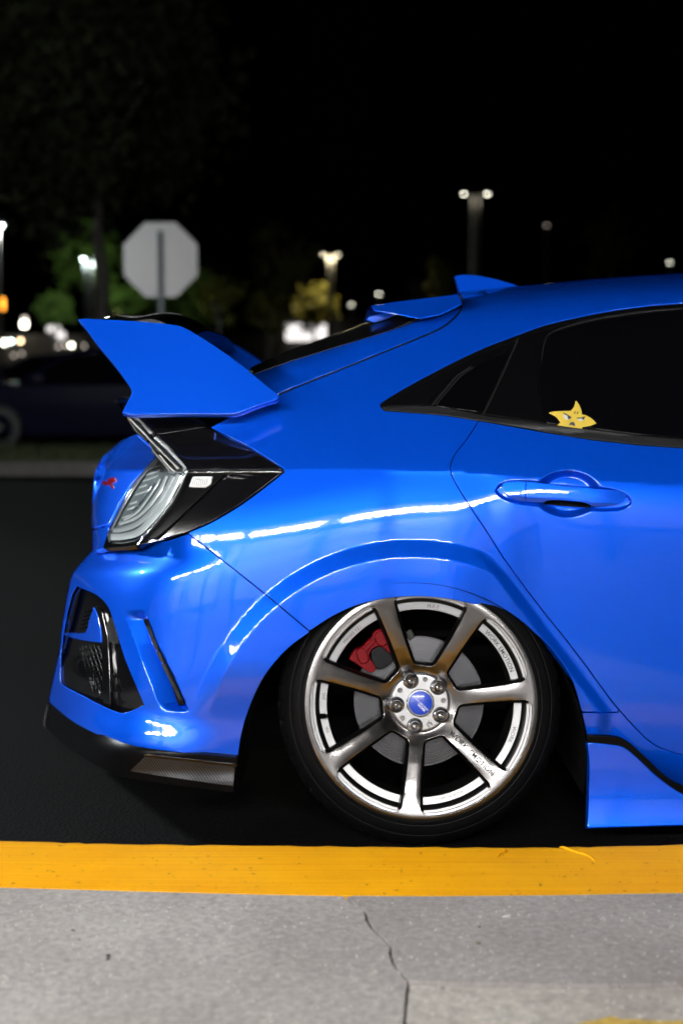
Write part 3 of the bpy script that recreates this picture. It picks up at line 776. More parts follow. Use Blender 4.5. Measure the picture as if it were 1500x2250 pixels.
# ---- glass, pillars' black trim
gl_d = lambda px, py: body(px, py) + 0.010
dlo_b = [(845, 901), (900, 905), (975, 911), (1052, 923), (1100, 931), (1200, 949), (1300, 965), (1400, 976), (1500, 983)]
panel('window_surround', chain(win_top[::-1], [(1800, 652), (2100, 656), (2350, 690), (2650, 812), (2880, 955), (2900, 1008), (2450, 1020), (2000, 1010), (1750, 1001)], dlo_b[::-1]),
      lambda px, py: body(px, py) + 0.012, 'satin_black', car, step=12, gap=0)
panel('quarter_glass', chain(cr([(1040, 806), (1018, 822), (1000, 838), (953, 892)], 4), [(1050, 905), (1062, 896), (1112, 788), (1118, 770)], cr([(1118, 770), (1080, 786), (1040, 806)], 3)), lambda px, py: body(px, py) + 0.007, 'tint_glass', car, step=12, gap=1)
panel('quarter_trim', chain(cr([(1030, 806), (1010, 815), (990, 830), (945, 880), (938, 890)], 4), [(850, 892), (846, 886)], cr([(846, 886), (905, 852), (955, 824), (1030, 788), (1110, 758)], 4), [(1112, 764)]), lambda px, py: body(px, py) + 0.006, 'trim_black', car, step=12, gap=1)
panel('pillar_trim', chain([(1136, 748), (1076, 884), (1062, 910), (1196, 930)], cr([(1196, 930), (1183, 860), (1184, 790), (1192, 752), (1208, 731)], 4), [(1204, 722)]), lambda px, py: body(px, py) + 0.006, 'trim_black', car, step=12, gap=1)
panel('door_glass', chain(cr([(1214, 731), (1196, 754), (1189, 792), (1188, 860), (1201, 929)], 4), [(1300, 942), (1400, 954), (1500, 963), (1750, 984), (1985, 994), (1960, 664), (1800, 664)], cr([(1500, 678), (1400, 688), (1300, 705), (1214, 731)], 3)),
      lambda px, py: body(px, py) + 0.009, 'tint_glass', car, step=14, gap=1)
panel('front_glass', [(2040, 998), (2450, 1006), (2840, 996), (2620, 818), (2340, 702), (2100, 670), (2030, 667)], lambda px, py: body(px, py) + 0.009, 'tint_glass', car, step=28, gap=1)
panel('belt_moulding', chain(cr([(838, 893), (850, 893), (945, 892), (1000, 900), (1058, 912), (1100, 918), (1200, 931), (1300, 945), (1400, 957), (1500, 966)], 3), [(1750, 986), (2000, 996), (2450, 1006), (2880, 996), (2890, 1010), (2450, 1021), (2000, 1011), (1750, 1002)], dlo_b[::-1]),
      lambda px, py: body(px, py) + 0.002 - 0.004 * np.sin(np.pi * np.clip((py - (CREASE(px) - 128)) / 24.0, 0, 1)), 'trim_grey', car, step=7, gap=0.8)
panel('roof_moulding', chain([(p[0], p[1]) for p in win_top], [(842, 888)], [(p[0] + 2, p[1] + 9) for p in win_top[::-1][6:]]), lambda px, py: body(px, py) + 0.004, 'satin_black', car, step=9, gap=0.6)

def highlight_line(pts, w):  # lighter grey strips that paint edge highlights onto the window trim
    c = np.array(cr(pts, 5)); t = np.gradient(c, axis=0); t /= np.linalg.norm(t, axis=1)[:, None]
    nn = np.stack([-t[:, 1], t[:, 0]], 1); a = c + nn * w; b = c - nn * w
    panel('edge_highlight', [tuple(q) for q in a] + [tuple(q) for q in b[::-1]], lambda px, py: body(px, py) + 0.003, 'highlight_grey', car, step=12, gap=0, rims=[(0.2, 0.003, 1.0)])
highlight_line([(1034, 805), (1014, 818), (996, 834), (950, 888)], 1.1)
highlight_line([(1040, 806), (1020, 819), (1002, 836), (957, 889)], 0.7)
highlight_line([(1138, 742), (1124, 775), (1104, 820), (1070, 892), (1056, 918)], 1.2)
highlight_line([(1500, 676), (1400, 686), (1300, 702), (1214, 728), (1196, 752), (1189, 790)], 0.8)

# ---- roof, windscreen, bonnet, tail: skins that run across the car between the two flanks
def across(name, line, dfn, bulge, direction, material, n=10, parent=None, sub=4):
    ln = dens([tuple(p) for p in line] + [tuple(line[-1])], 14)
    px = np.array([p[0] for p in ln]); py = np.array([p[1] for p in ln])
    P = U(px, py, dfn(px, py)); v = []; f = []
    m = len(P); yd = YC - P[:, 1]
    for j in range(n + 1):
        t = -1 + 2 * j / n
        Q = P.copy(); Q[:, 1] = YC + t * yd
        Q += np.array(direction)[None, :] * bulge * (1 - t * t)
        v.append(Q)
    for j in range(n):
        for i in range(m - 1): f.append((j * m + i, (j + 1) * m + i, (j + 1) * m + i + 1, j * m + i + 1))
    o = mesh_obj(name, np.concatenate(v), f, material, parent or car, smooth=True, origin=CAR_BASE, autosmooth=50)
    return o
dens_keep = dens
across('roof', [(1009, 643), (1132, 631), (1200, 626), (1300, 616), (1400, 609), (1500, 603), (1800, 596), (2250, 613)], body, 0.010, (0, 0, 1), 'blue_paint')
across('windscreen', [(2250, 614), (2400, 642), (2700, 782), (2980, 932)], body, 0.03, (0.3, 0, 1), 'tint_glass')
across('bonnet', [(2985, 933), (3500, 987), (3900, 1042), (4170, 1122)], body, 0.02, (0, 0, 1), 'blue_paint')
across('front_bumper', [(4170, 1122), (4176, 1300), (4176, 1660)], body, 0.10, (1, 0, 0), 'blue_paint')
across('bumper_centre', [(200, 1212), (161, 1258), (149, 1298), (141, 1342), (135, 1385), (131, 1426), (117, 1490), (108, 1534), (111, 1547)], bumper_d, 0.012, (-1, 0, 0), 'blue_paint')
across('lip_centre', [(104, 1548), (97, 1586), (104, 1603)], lip_d, 0.012, (-1, 0, 0), 'gloss_black')

# ---- hatch: strip beside the glass, glass, roof spoiler, antenna fin
hatch_d = lambda px, py: body(px, py) + 0.004
seam_in = [(p[0], p[1]) for p in seam_hatch if p[0] > 555]
panel('hatch_frame', chain(seam_in[:-1], [(1012, 668), (965, 690), (922, 700)], [(850, 726), (750, 756), (640, 790), (560, 818), (540, 840)]), hatch_d, 'blue_paint', car, step=7, gap=3.5, rims=[(0.3, 0.0004, 0.3), (0.6, 0.001, 0.5)])
panel('glass_edge', [(556, 816), (640, 782), (750, 740), (815, 712), (845, 700), (922, 696), (850, 727), (750, 757), (640, 791), (562, 819)], lambda px, py: hatch_d(px, py) + 0.004, 'satin_black', car, step=7, gap=0)
across('rear_glass', [(550, 808), (625, 776), (750, 733), (815, 708), (905, 680)], lambda px, py: flank(px, py) + 0.0, 0.012, (0, 0, 1), 'hatch_glass')
panel('glass_border', [(548, 812), (552, 806), (625, 775), (750, 732), (815, 706), (880, 684), (905, 690), (845, 702), (750, 741), (640, 783), (560, 816)], lambda px, py: hatch_d(px, py) + 0.003, 'hatch_glass', car, step=6, gap=0)
spo_d = lambda px, py: body(px, py) + 0.02
spo_d = lambda px, py: 0.31 + 0.0022 * (699 - py) + 0.0002 * (1010 - px)
panel('roof_spoiler', [(815, 671), (880, 661), (1006, 646), (1013, 660), (1013, 667), (966, 690), (922, 699), (868, 688), (822, 682)], spo_d, 'blue_paint', car, step=5, gap=1, rims=[(0.4, 0.0006, 0.3), (0.8, 0.003, 0.6)])
across('spoiler_blade', [(815, 672), (880, 662), (1006, 647)], spo_d, 0.014, (0, 0, 1), 'blue_paint')
panel('spoiler_winglet', [(806, 702), (812, 696), (846, 688), (872, 690), (850, 700), (822, 708)], lambda px, py: 0.50 + 0 * px, 'blue_paint', car, step=7, gap=0, back=0.03, mirror=False)
fin = MB()
fo = [U(px, py, YC - Y0) for px, py in cr([(998, 608), (1015, 605), (1050, 607), (1095, 617), (1134, 630)], 5) + [(1090, 640), (1012, 647), (1006, 640)]]
nf = len(fo)
fv = [(p[0], YC - 0.002 - 0.028 * min(1, max(0, (1.335 - p[2]) / 0.05)), p[2]) for p in fo] + [(p[0], YC + 0.002 + 0.028 * min(1, max(0, (1.335 - p[2]) / 0.05)), p[2]) for p in fo]
ff_ = [tuple(range(nf)), tuple(range(2 * nf - 1, nf - 1, -1))] + [(i, nf + i, nf + (i + 1) % nf, (i + 1) % nf) for i in range(nf)]
mesh_obj('antenna_fin', fv, ff_, 'blue_paint', car, smooth=True, origin=CAR_BASE, autosmooth=40)

# ---- tailgate and lamps
RIDGE = li([(900, 270), (911, 288), (956, 332), (989, 368), (1030, 404), (1037, 404), (1064, 392), (1109, 368), (1151, 335), (1178, 311), (1210, 290)])
def lamp_d(px, py):
    px, py = np.broadcast_arrays(np.asarray(px, float), np.asarray(py, float))
    d = RIDGE(py) - px
    s = 6.0
    turn = 0.0031 * s * np.logaddexp(0, d / s)
    side = flank(px, py) + 0.10 * sm((560 - px) / 260.0) * 0.35 + 0.05 * sm((1020 - py) / 110.0) * sm((640 - px) / 120)
    return side + turn
def gate_d(px, py):
    px, py = np.broadcast_arrays(np.asarray(px, float), np.asarray(py, float))
    return lamp_d(px, py) + 0.012 + 0.24 * np.exp(-np.maximum(px - REAR(py), 0) / 16.0)
panel('tailgate', chain(cr([(300, 955), (281, 962), (258, 976), (231, 1007), (219, 1046), (207, 1100), (202, 1145), (204, 1160)], 4), [(239, 1150), (262, 1105), (290, 1060), (345, 1000)]), gate_d, 'blue_paint', car, step=6, gap=0.5)
panel('tailgate_lower', [(204, 1166), (238, 1156), (236, 1200), (205, 1214)], gate_d, 'blue_paint', car, step=6, gap=0.5)
across('tailgate_centre', [(300, 955), (281, 962), (258, 976), (231, 1007), (219, 1046), (207, 1100), (202, 1145), (204, 1160), (204, 1214)], gate_d, 0.012, (-1, 0, 0.2), 'blue_paint')
lamp_in = lambda off: (lambda px, py: lamp_d(px, py) + off)
tl = panel('tail_lamp', chain([(410, 914), (461, 939), (545, 980), (622, 1029), (624, 1036)], lamp_low[::-1], cr([(412, 1171), (350, 1188), (290, 1199), (226, 1205)], 4), [(230, 1190), (250, 1140), (285, 1075), (330, 1015), (345, 1000), (330, 978), (296, 947), (276, 912)]),
      lamp_in(0.022), 'gloss_black', car, step=8, gap=0.8, label='angular black tail lamp with clear lens bars')
LE = [(0.4, 0.0003, 0.35), (1.0, 0.0012, 0.8), (1.0, 0.012, 1.0)]
sub = dict(mirror=False, rims=LE)
panel('lamp_upper_face', [(347, 958), (436, 943), (461, 941), (545, 982), (620, 1029), (616, 1032), (412, 1032), (380, 990)], lamp_in(0.004), 'gloss_black', tl, step=7, gap=1.2, **sub)
panel('lamp_top_face', [(302, 917), (410, 915), (455, 938), (434, 941), (345, 954)], lamp_in(0.002), 'gloss_black', tl, step=7, gap=0.8, **sub)
def side_face(px, py): return lamp_d(px, py) + 0.004 + 0.010 * sm((np.asarray(px, float) - 368 + (np.asarray(py, float) - 1160) * 1.08) / 6.0) * 0
panel('lamp_side_face', chain([(408, 1039), (494, 1039), (483, 1052), (368, 1162), (340, 1184), (316, 1181), (338, 1153), (372, 1110), (395, 1065)]), lamp_in(0.006), 'satin_black', tl, step=7, gap=0.8, **sub)
panel('lamp_wedge', chain([(498, 1040), (618, 1039)], [(588, 1062), (528, 1107), (468, 1143), (410, 1169), (352, 1184), (375, 1162), (488, 1054), (545, 1051), (558, 1046)]), lamp_in(0.003), 'gloss_black', tl, step=7, gap=0.8, **sub)
panel('wedge_inlay', [(490, 1056), (542, 1053), (500, 1092), (440, 1136), (380, 1162)], lamp_in(0.006), 'satin_black', tl, step=8, gap=0.5, **sub)
panel('chrome_line', [(406, 1033), (618, 1033.5), (618, 1036), (406, 1037.5)], lamp_in(0.001), 'chrome', tl, step=8, gap=0, **sub)
sm_ = panel('side_marker', [(424, 1047), (467, 1047), (462, 1063), (450, 1070), (415, 1069)], lamp_in(0.001), 'lens_white', tl, step=6, gap=0.5, **sub)
for k in range(8):
    x0 = 425 + 4.3 * k
    panel('marker_rib', [(x0, 1051), (x0 + 1.4, 1051), (x0 - 1.5, 1065), (x0 - 2.9, 1065)], lamp_in(-0.001), 'lens_reflector', tl, step=20, gap=0, mirror=False, rims=[(0.2, 0.002, 1.0)])
# clear bars: reflector behind, light pipes, added glint strips, clear cover in front
up_bar = [(277, 913), (299, 917), (332, 956), (368, 989), (404, 1027), (404, 1036), (378, 1040), (362, 1037), (341, 1004), (327, 975), (296, 946), (283, 926)]
low_lens = [(364, 1038), (379, 1041), (404, 1038), (392, 1064), (368, 1109), (335, 1151), (311, 1178), (275, 1188), (239, 1190), (235, 1172), (260, 1121), (290, 1067), (320, 1028), (341, 1005)]
panel('reflector_bowl', low_lens, lamp_in(0.020), 'lens_dark', tl, step=7, gap=1.0, **sub)
panel('reflector_bar', up_bar, lamp_in(0.012), 'lens_white', tl, step=5, gap=0.5, mirror=False, rims=LE)
def pipe(name, pts, wdt, off, material):
    """a rounded light pipe or glint strip that follows a line inside the lamp"""
    c = np.array(cr(pts, 5)); t = np.gradient(c, axis=0); t /= np.linalg.norm(t, axis=1)[:, None]
    nn = np.stack([-t[:, 1], t[:, 0]], 1); rows = []; m = 5
    for j in range(m):
        s = -1 + 2 * j / (m - 1)
        q = c + nn * wdt * s
        rows.append(U(q[:, 0], q[:, 1], lamp_d(q[:, 0], q[:, 1]) + off - 0.006 * (1 - s * s)))
    v = np.concatenate(rows); n = len(c)
    f = [(j * n + i, j * n + i + 1, (j + 1) * n + i + 1, (j + 1) * n + i) for j in range(m - 1) for i in range(n - 1)]
    return mesh_obj(name, v, f, material, tl, smooth=True, origin=CAR_BASE)
pipe('light_pipe_and_glint', [(396, 1044), (384, 1066), (360, 1108), (328, 1147), (304, 1169), (274, 1179), (244, 1181)], 7.5, 0.007, 'lens_white')
pipe('light_pipe_and_glint', [(380, 1046), (369, 1068), (345, 1108), (315, 1141), (293, 1156), (268, 1164), (248, 1166)], 5.0, 0.009, 'lens_reflector')
pipe('light_pipe_and_glint', [(366, 1046), (356, 1070), (333, 1106), (306, 1133), (286, 1144), (262, 1151)], 3.5, 0.011, 'lens_white')
pipe('light_pipe_and_glint', [(346, 1012), (322, 1036), (296, 1072), (268, 1120), (246, 1164)], 2.0, 0.008, 'lens_reflector')
pipe('light_pipe_and_glint', [(284, 920), (310, 946), (346, 984), (392, 1030)], 4.0, 0.004, 'lens_white')
pipe('light_pipe_and_glint', [(300, 924), (330, 960), (364, 992), (400, 1028)], 2.0, 0.003, 'chrome')
pipe('light_pipe_and_glint', [(336, 990), (356, 1014), (374, 1036)], 4.0, 0.004, 'lens_reflector')
pipe('light_pipe_and_glint', [(350, 1000), (366, 1020), (384, 1038)], 2.2, 0.002, 'lens_white')
for k, (x0_, y0_, x1_, y1_) in enumerate(((330, 1030, 352, 1022), (322, 1042, 350, 1032), (314, 1056, 346, 1044), (306, 1070, 322, 1064), (298, 1086, 330, 1074), (286, 1106, 300, 1101), (280, 1118, 304, 1109), (270, 1136, 296, 1127))):
    panel('lens_rib', [(x0_, y0_), (x1_, y1_), (x1_ - 1, y1_ + 2.6), (x0_ - 1, y0_ + 2.2)], lamp_in(0.012), 'lens_white', tl, step=12, gap=0, mirror=False, rims=[(0.2, 0.006, 1.0)])
pipe('light_pipe_and_glint', [(352, 1052), (340, 1074), (318, 1106), (296, 1130), (272, 1142)], 2.6, 0.012, 'lens_white')  # extra strips added as bright glints inside the lens
pipe('light_pipe_and_glint', [(338, 1060), (326, 1080), (308, 1104), (290, 1122)], 1.4, 0.013, 'chrome')
pipe('light_pipe_and_glint', [(406, 1040), (395, 1065), (371, 1110), (338, 1152), (314, 1178), (276, 1187), (242, 1189)], 1.6, -0.001, 'chrome')
pipe('light_pipe_and_glint', [(344, 1006), (320, 1031), (292, 1068), (262, 1121), (238, 1172)], 1.4, -0.001, 'chrome')
panel('bar_divider', [(326, 958), (331, 954), (336, 959), (327, 974), (322, 970)], lamp_in(0.000), 'gloss_black', tl, step=8, gap=0, mirror=False, rims=LE)
panel('lens_cover', low_lens, lamp_in(0.000), 'lens_clear', tl, step=6, gap=0, mirror=False, rims=[(0.3, 0.0004, 0.4), (0.8, 0.002, 0.9), (0.8, 0.012, 1.0)])
panel('lens_cover', up_bar, lamp_in(-0.001), 'lens_clear', tl, step=6, gap=0, mirror=False, rims=[(0.3, 0.0004, 0.4), (0.8, 0.002, 0.9), (0.8, 0.012, 1.0)])
# lip across the tailgate under the wing and the light bar below it
across('tailgate_lip', [(300, 952), (276, 912), (262, 890), (250, 884), (252, 876), (266, 872), (296, 880), (330, 905)], lambda px, py: 0.36 + 0.25 * sm((300 - px) / 60), 0.0, (-1, 0, 0), 'gloss_black', n=8)
# badge on the tailgate
bd = lambda px, py: gate_d(px, py) - 0.006
panel('badge', [(238.5, 1050.2), (253.5, 1049.5), (255.0, 1057.0), (245.2, 1061.5), (250.5, 1072.0), (246.8, 1072.8), (240.8, 1064.5), (229.5, 1066.0), (224.2, 1060.0), (225.0, 1056.2), (237.0, 1058.5)], bd, 'badge_red', car, step=6, gap=0, mirror=False, label='small red badge on the tailgate')

# ---- rear wing
wing_top = cr([(173, 702), (194, 701), (256, 704), (320, 708), (378, 714), (402, 720), (435, 738), (480, 767), (528, 801), (570, 836), (609, 867)], 4)
wing_bot = [(611, 873)] + cr([(605, 878), (576, 886), (526, 905), (510, 908)], 4) + [(384, 908), (294, 910), (270, 906)]
wing_back = cr([(270, 906), (283, 881), (291, 863), (290, 856), (282, 841), (253, 801), (214, 753), (189, 719), (173, 702)], 4)
def wing_d(px, py):
    return 0.085 + 0.42 * (908 - py) / 1000.0 + 0.03 * sm((560 - px) / 330.0)
wing = panel('rear_wing', chain(wing_top, wing_bot, wing_back), wing_d, 'blue_paint', car, step=7, gap=0, rims=[(0.6, 0.0005, 0.35), (1.6, 0.002, 0.8), (1.8, 0.020, 1.0)], back=0.022, label='tall blue upright of the rear wing')
# blade: a wing profile in the centre plane, drawn out to the uprights
prof_c = cr([(188, 694), (200, 689), (250, 691), (312, 683), (346, 689), (384, 708), (410, 724)], 4) + cr([(410, 724), (380, 726), (300, 714), (220, 702), (188, 698)], 3)[1:]
prof_c = [p for p in prof_c]
cv = []; nb = 24
for j in range(nb + 1):
    t = -1 + 2 * j / nb
    Yj = YC + t * (YC - Y0 - 0.205)
    arch_k = 1 - abs(t) ** 3
    for (px, py) in prof_c:
        pc = U(px, py, 0.55)
        base_z = U(px, py, 0.55)[2]
        low = U(min(px + 6, 400), 712 + 0.02 * (px - 200), 0.13)[2]
        x = U(px, py, 0.11)[0]; z = base_z * arch_k + (base_z - 0.035) * (1 - arch_k)
        cv.append((x, Yj, z))
npf = len(prof_c)
cf = [(j * npf + i, j * npf + (i + 1) % npf, (j + 1) * npf + (i + 1) % npf, (j + 1) * npf + i) for j in range(nb) for i in range(npf)]
cf += [tuple(range(npf - 1, -1, -1)), tuple(nb * npf + i for i in range(npf))]
mesh_obj('wing_blade', cv, cf, 'gloss_black', car, smooth=True, origin=CAR_BASE, autosmooth=35)

# ---- door handle
def solid_px(name, outline, dfn, thick, material, parent, step=6, rims=None, mirror=True):
    return panel(name, outline, dfn, material, parent, step=step, gap=0, back=thick, mirror=mirror, rims=rims or [(0.6, 0.0006, 0.4), (1.3, 0.002, 0.85), (1.4, thick * 0.8, 1.0)])
hd = lambda px, py: body(px, py) - 0.003 + 0.006 * sm((py - (1086 + 0.085 * (px - 1103))) / 14.0) + 0.012 * sm(np.abs(px - 1240) / 140 - 0.45)
handle_cap = chain(cr([(1103, 1062), (1108, 1080), (1120, 1093), (1136, 1099), (1152, 1102)], 4), [(1153, 1058), (1128, 1058)])
solid_px('handle_cap', handle_cap, hd, 0.016, 'blue_paint', rear_door)
grip = chain([(1156, 1058), (1240, 1069), (1324, 1076), (1374, 1079)], cr([(1377, 1082), (1371, 1097), (1358, 1106), (1330, 1111), (1300, 1113)], 4), cr([(1300, 1112), (1280, 1103), (1240, 1099), (1205, 1099), (1194, 1104)], 4), [(1156, 1102)])
solid_px('door_handle', grip, hd, 0.018, 'blue_paint', rear_door)
panel('handle_gap_shade', [(1188, 1094), (1310, 1098), (1302, 1116), (1240, 1112), (1196, 1108)], lambda px, py: door_d(px, py) - 0.0006, 'void_black', rear_door, step=10, gap=0, mirror=False, rims=[(0.1, 0.001, 1.0)])  # black sheet on the recess paints the shade below the grip

# ---- angry star sticker peeking over the belt line
def flat(name, pts, off, material, parent, label=None):
    return panel(name, pts, lambda px, py: body(px, py) + off, material, parent, step=12, gap=0, mirror=False, rims=[(0.05, 0.0004, 1.0)], label=label)
star = cr([(1204.5, 907), (1217, 904), (1252.5, 903)], 3) + cr([(1252.5, 903), (1260, 894), (1264, 880)], 3)[1:] + cr([(1264, 880), (1271, 889), (1276, 900.5), (1277.6, 910.7)], 3)[1:] + cr([(1277.6, 910.7), (1286.7, 912.8), (1300.5, 921), (1309, 930)], 3)[1:] + cr([(1309, 930), (1297, 935), (1278, 938.4)], 3)[1:] + [(1278, 946), (1220, 937), (1230, 928)] + cr([(1230, 928), (1222.7, 918), (1212, 911), (1204.5, 907)], 3)[1:-1]
stk = flat('star_sticker', star, 0.0070, 'sticker_yellow', car, 'yellow star sticker with angry eyes on the dark rear window')
def zs(l): return [(1180 + a / 9.375, 860 + b / 9.375) for a, b in l]
flat('eye', zs([(535, 445), (620, 495), (690, 545), (660, 570), (610, 580), (560, 565), (530, 510)]), 0.0062, 'eye_white', stk)
flat('pupil', zs([(628, 500), (690, 545), (660, 570), (635, 568), (618, 530)]), 0.0055, 'eye_navy', stk)
flat('eyebrow', zs([(532, 430), (550, 440), (702, 530), (690, 548), (620, 505), (535, 455)]), 0.0050, 'ink_dark', stk)
flat('eye', zs([(815, 550), (900, 545), (975, 525), (960, 580), (930, 608), (880, 612), (840, 590)]), 0.0062, 'eye_white', stk)
flat('pupil', zs([(915, 545), (975, 525), (962, 575), (935, 585), (918, 565)]), 0.0055, 'eye_navy', stk)
flat('eyebrow', zs([(808, 540), (900, 538), (985, 512), (990, 522), (900, 556), (818, 560)]), 0.0050, 'ink_dark', stk)
flat('mouth', zs([(650, 700), (665, 655), (700, 630), (740, 628), (770, 660), (770, 720), (745, 705), (690, 685)]), 0.0062, 'eye_navy', stk)
for ox in (0, 58):
    for s_ in ([(750, 440), (760, 412), (792, 412), (790, 420), (768, 420), (764, 432), (784, 434), (776, 456), (745, 452), (748, 445), (770, 447), (774, 440)],):
        flat('letter', zs([(a + ox, b + ox * 0.12) for a, b in s_]), 0.0062, 'ink_dark', stk)

# ---- wheel house, floor
wl_v = []; wl_f = []; nw = 40
for D_ in (0.03, 0.42):
    for i in range(nw + 1):
        a = math.radians(-12 + 204 * i / nw)
        p = U(AX + 388 * math.cos(a), AY - 388 * math.sin(a), 0.0); wl_v.append((p[0], Y0 + D_, p[2] + 0.01))
for i in range(nw): wl_f.append((i, i + 1, nw + 2 + i, nw + 1 + i))
wl_f.append(tuple(nw + 1 + i for i in range(nw + 1)))
wh = mesh_obj('wheel_house', wl_v, wl_f, 'void_black', car, smooth=False, origin=CAR_BASE)
twin(wh)
ub = MB(); 
ub.box(-0.35 - CAR_BASE.x, 2.05 + 0.9 - CAR_BASE.x, -0.48, 0.48, 0.12, 0.5)
ub.box(0.70 - CAR_BASE.x, 2.35 - CAR_BASE.x, -0.72, 0.72, 0.075, 0.26)
ub.build('underbody', 'void_black', car)
ib = MB(); ib.box(-0.30 - CAR_BASE.x, 3.2 - CAR_BASE.x, -0.60, 0.60, 0.42, 0.86)
ib.box(0.15 - CAR_BASE.x, 1.2 - CAR_BASE.x, -0.55, 0.55, 0.86, 1.12)
ib.build('inner_body', 'void_black', car)
# ================================================================ wheel
CAMB = math.radians(9.0)
HUB_W = U(925, 1547, 0.004)
def text_geo(txt, size, bold=0.0):
    """flat letter outlines -> list of (verts2d, faces) per character with advance"""
    cu = bpy.data.curves.new('txt', 'FONT'); cu.body = txt; cu.size = size; cu.offset = bold; cu.resolution_u = 3
    ob = bpy.data.objects.new('txt', cu); C.objects.link(ob)
    dg = bpy.context.evaluated_depsgraph_get(); dg.update()
    me = ob.evaluated_get(dg).to_mesh()
    v = [(p.co.x, p.co.y) for p in me.vertices]; f = [tuple(p.vertices) for p in me.polygons]
    ob.evaluated_get(dg).to_mesh_clear()
    C.objects.unlink(ob); bpy.data.objects.remove(ob); bpy.data.curves.remove(cu)
    return v, f
R_RIM = 254.0
def face_depth(r):
    r = np.asarray(r, float)
    return np.interp(r, [0, 55, 70, 100, 130, 170, 205, 228, 240, 248, 256], [0.053, 0.053, 0.051, 0.0375, 0.0265, 0.0155, 0.0075, 0.0032, 0.0012, 0.0006, 0.0030])
_rr = np.linspace(0, 262, 600); _ff = face_depth(_rr)
for _ in range(60): _ff = np.convolve(np.pad(_ff, 2, 'edge'), [0.1, 0.2, 0.4, 0.2, 0.1], 'valid')
def make_wheel(name, with_marks=True):
    al = math.pi / 7; OFF = math.radians(58.6 - 25.714)
    def crown(x, y):                                   # spoke faces are crowned across their width
        r = np.hypot(x, y); a = np.arctan2(y, x) - math.radians(58.6)
        da = (a + al) % (2 * al) - al
        lat = np.abs(r * np.sin(da)) / 15.0
        return 0.0017 * np.minimum(lat, 1.3) ** 2.2 * np.clip((r - 85) / 40, 0, 1) * np.clip((236 - r) / 40, 0, 1)
    face_s = lambda x, y, d: np.stack([x / 1000, np.interp(np.hypot(x, y), _rr, _ff) + crown(x, y) + d, y / 1000], -1)
    circ = lambda r, n, cx=0, cy=0: [(cx + r * math.cos(2 * math.pi * i / n), cy + r * math.sin(2 * math.pi * i / n)) for i in range(n)]
    def fillet(poly, rad):
        out = []; n = len(poly)
        for i in range(n):
            a, b, c = (np.array(poly[j % n], float) for j in (i - 1, i, i + 1)); r = rad[i]
            if r == 0: out.append(tuple(b)); continue
            u = (a - b) / np.linalg.norm(a - b); w = (c - b) / np.linalg.norm(c - b)
            ang = math.acos(float(np.clip(u @ w, -1, 1))); t = r / math.tan(ang / 2)
            t = min(t, 0.48 * np.linalg.norm(a - b), 0.48 * np.linalg.norm(c - b)); r = t * math.tan(ang / 2)
            ctr = b + (u + w) / np.linalg.norm(u + w) * (r / math.sin(ang / 2))
            s0 = b + u * t - ctr; s1 = b + w * t - ctr
            a0 = math.atan2(s0[1], s0[0]); a1 = math.atan2(s1[1], s1[0]); da = (a1 - a0 + math.pi) % (2 * math.pi) - math.pi
            out += [tuple(ctr + r * np.array([math.cos(a0 + da * k / 7), math.sin(a0 + da * k / 7)])) for k in range(8)]
        return out
    def window(k):
        mid = OFF + k * 2 * al
        hw = lambda r: 14.2 + 1.4 * (r - 110) / 130 + 4.0 * max(0, (r - 195) / 45) ** 2 
        side = lambda r, s: (mid + s * (al - math.asin(hw(r) / r)))
        P = lambda r, a: (r * math.cos(a), r * math.sin(a))
        pl = []; rd = []
        pl += [P(84, side(84, -1)), P(150, side(150, -1)), P(243.5, side(240, -1))]; rd += [17, 0, 26]
        aa = np.linspace(mid - 0.19, mid + 0.19, 9)
        pl += [P(244.5, a) for a in aa]; rd += [0] * len(aa)
        pl += [P(243.5, side(240, 1)), P(150, side(150, 1)), P(84, side(84, 1))]; rd += [26, 0, 17]
        return fillet(pl, rd)
    wins = [window(k) for k in range(7)]
    V, T, B = triangulate(circ(R_RIM, 180), wins, 3.2)
    v, f, n = sheet(V, T, B, face_s, [(0.7, 0.0004, 0.4), (1.6, 0.0016, 0.85), (1.8, 0.004, 1.0)])
    rim = mesh_obj(name, v, f, 'wheel_metal', car, smooth=True, normals=n)
    # walls of the spoke windows: wheel metal whose shade is put into a black
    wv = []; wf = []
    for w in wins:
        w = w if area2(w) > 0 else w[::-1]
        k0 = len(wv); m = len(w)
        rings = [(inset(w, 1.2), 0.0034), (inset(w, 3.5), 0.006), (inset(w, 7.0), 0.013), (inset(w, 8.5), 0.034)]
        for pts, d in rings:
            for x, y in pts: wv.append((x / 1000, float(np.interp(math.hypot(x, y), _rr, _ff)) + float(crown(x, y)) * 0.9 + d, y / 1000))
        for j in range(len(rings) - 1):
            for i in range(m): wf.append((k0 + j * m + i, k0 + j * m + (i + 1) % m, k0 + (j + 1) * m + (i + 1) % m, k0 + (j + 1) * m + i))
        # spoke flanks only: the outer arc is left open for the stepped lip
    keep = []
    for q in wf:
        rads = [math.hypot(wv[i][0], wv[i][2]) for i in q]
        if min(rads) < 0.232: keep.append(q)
    mesh_obj('spoke_flank', wv, keep, 'flank_shade_black', rim, smooth=True)
    # stepped lip and barrel
    lv, lf = lathe([(0.2515, 0.0035), (0.2470, 0.0050), (0.2440, 0.0052), (0.2425, 0.0085), (0.2385, 0.0090), (0.2372, 0.0125), (0.2320, 0.0130), (0.2305, 0.0150)], 180)
    mesh_obj('rim_lip', lv, lf, 'band_silver', rim, smooth=True, autosmooth=25)
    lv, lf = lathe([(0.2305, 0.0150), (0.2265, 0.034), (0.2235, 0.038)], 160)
    mesh_obj('lip_wall', lv, lf, 'flank_shade_black', rim, smooth=True)  # the dark reflection on this metal wall is put into its black
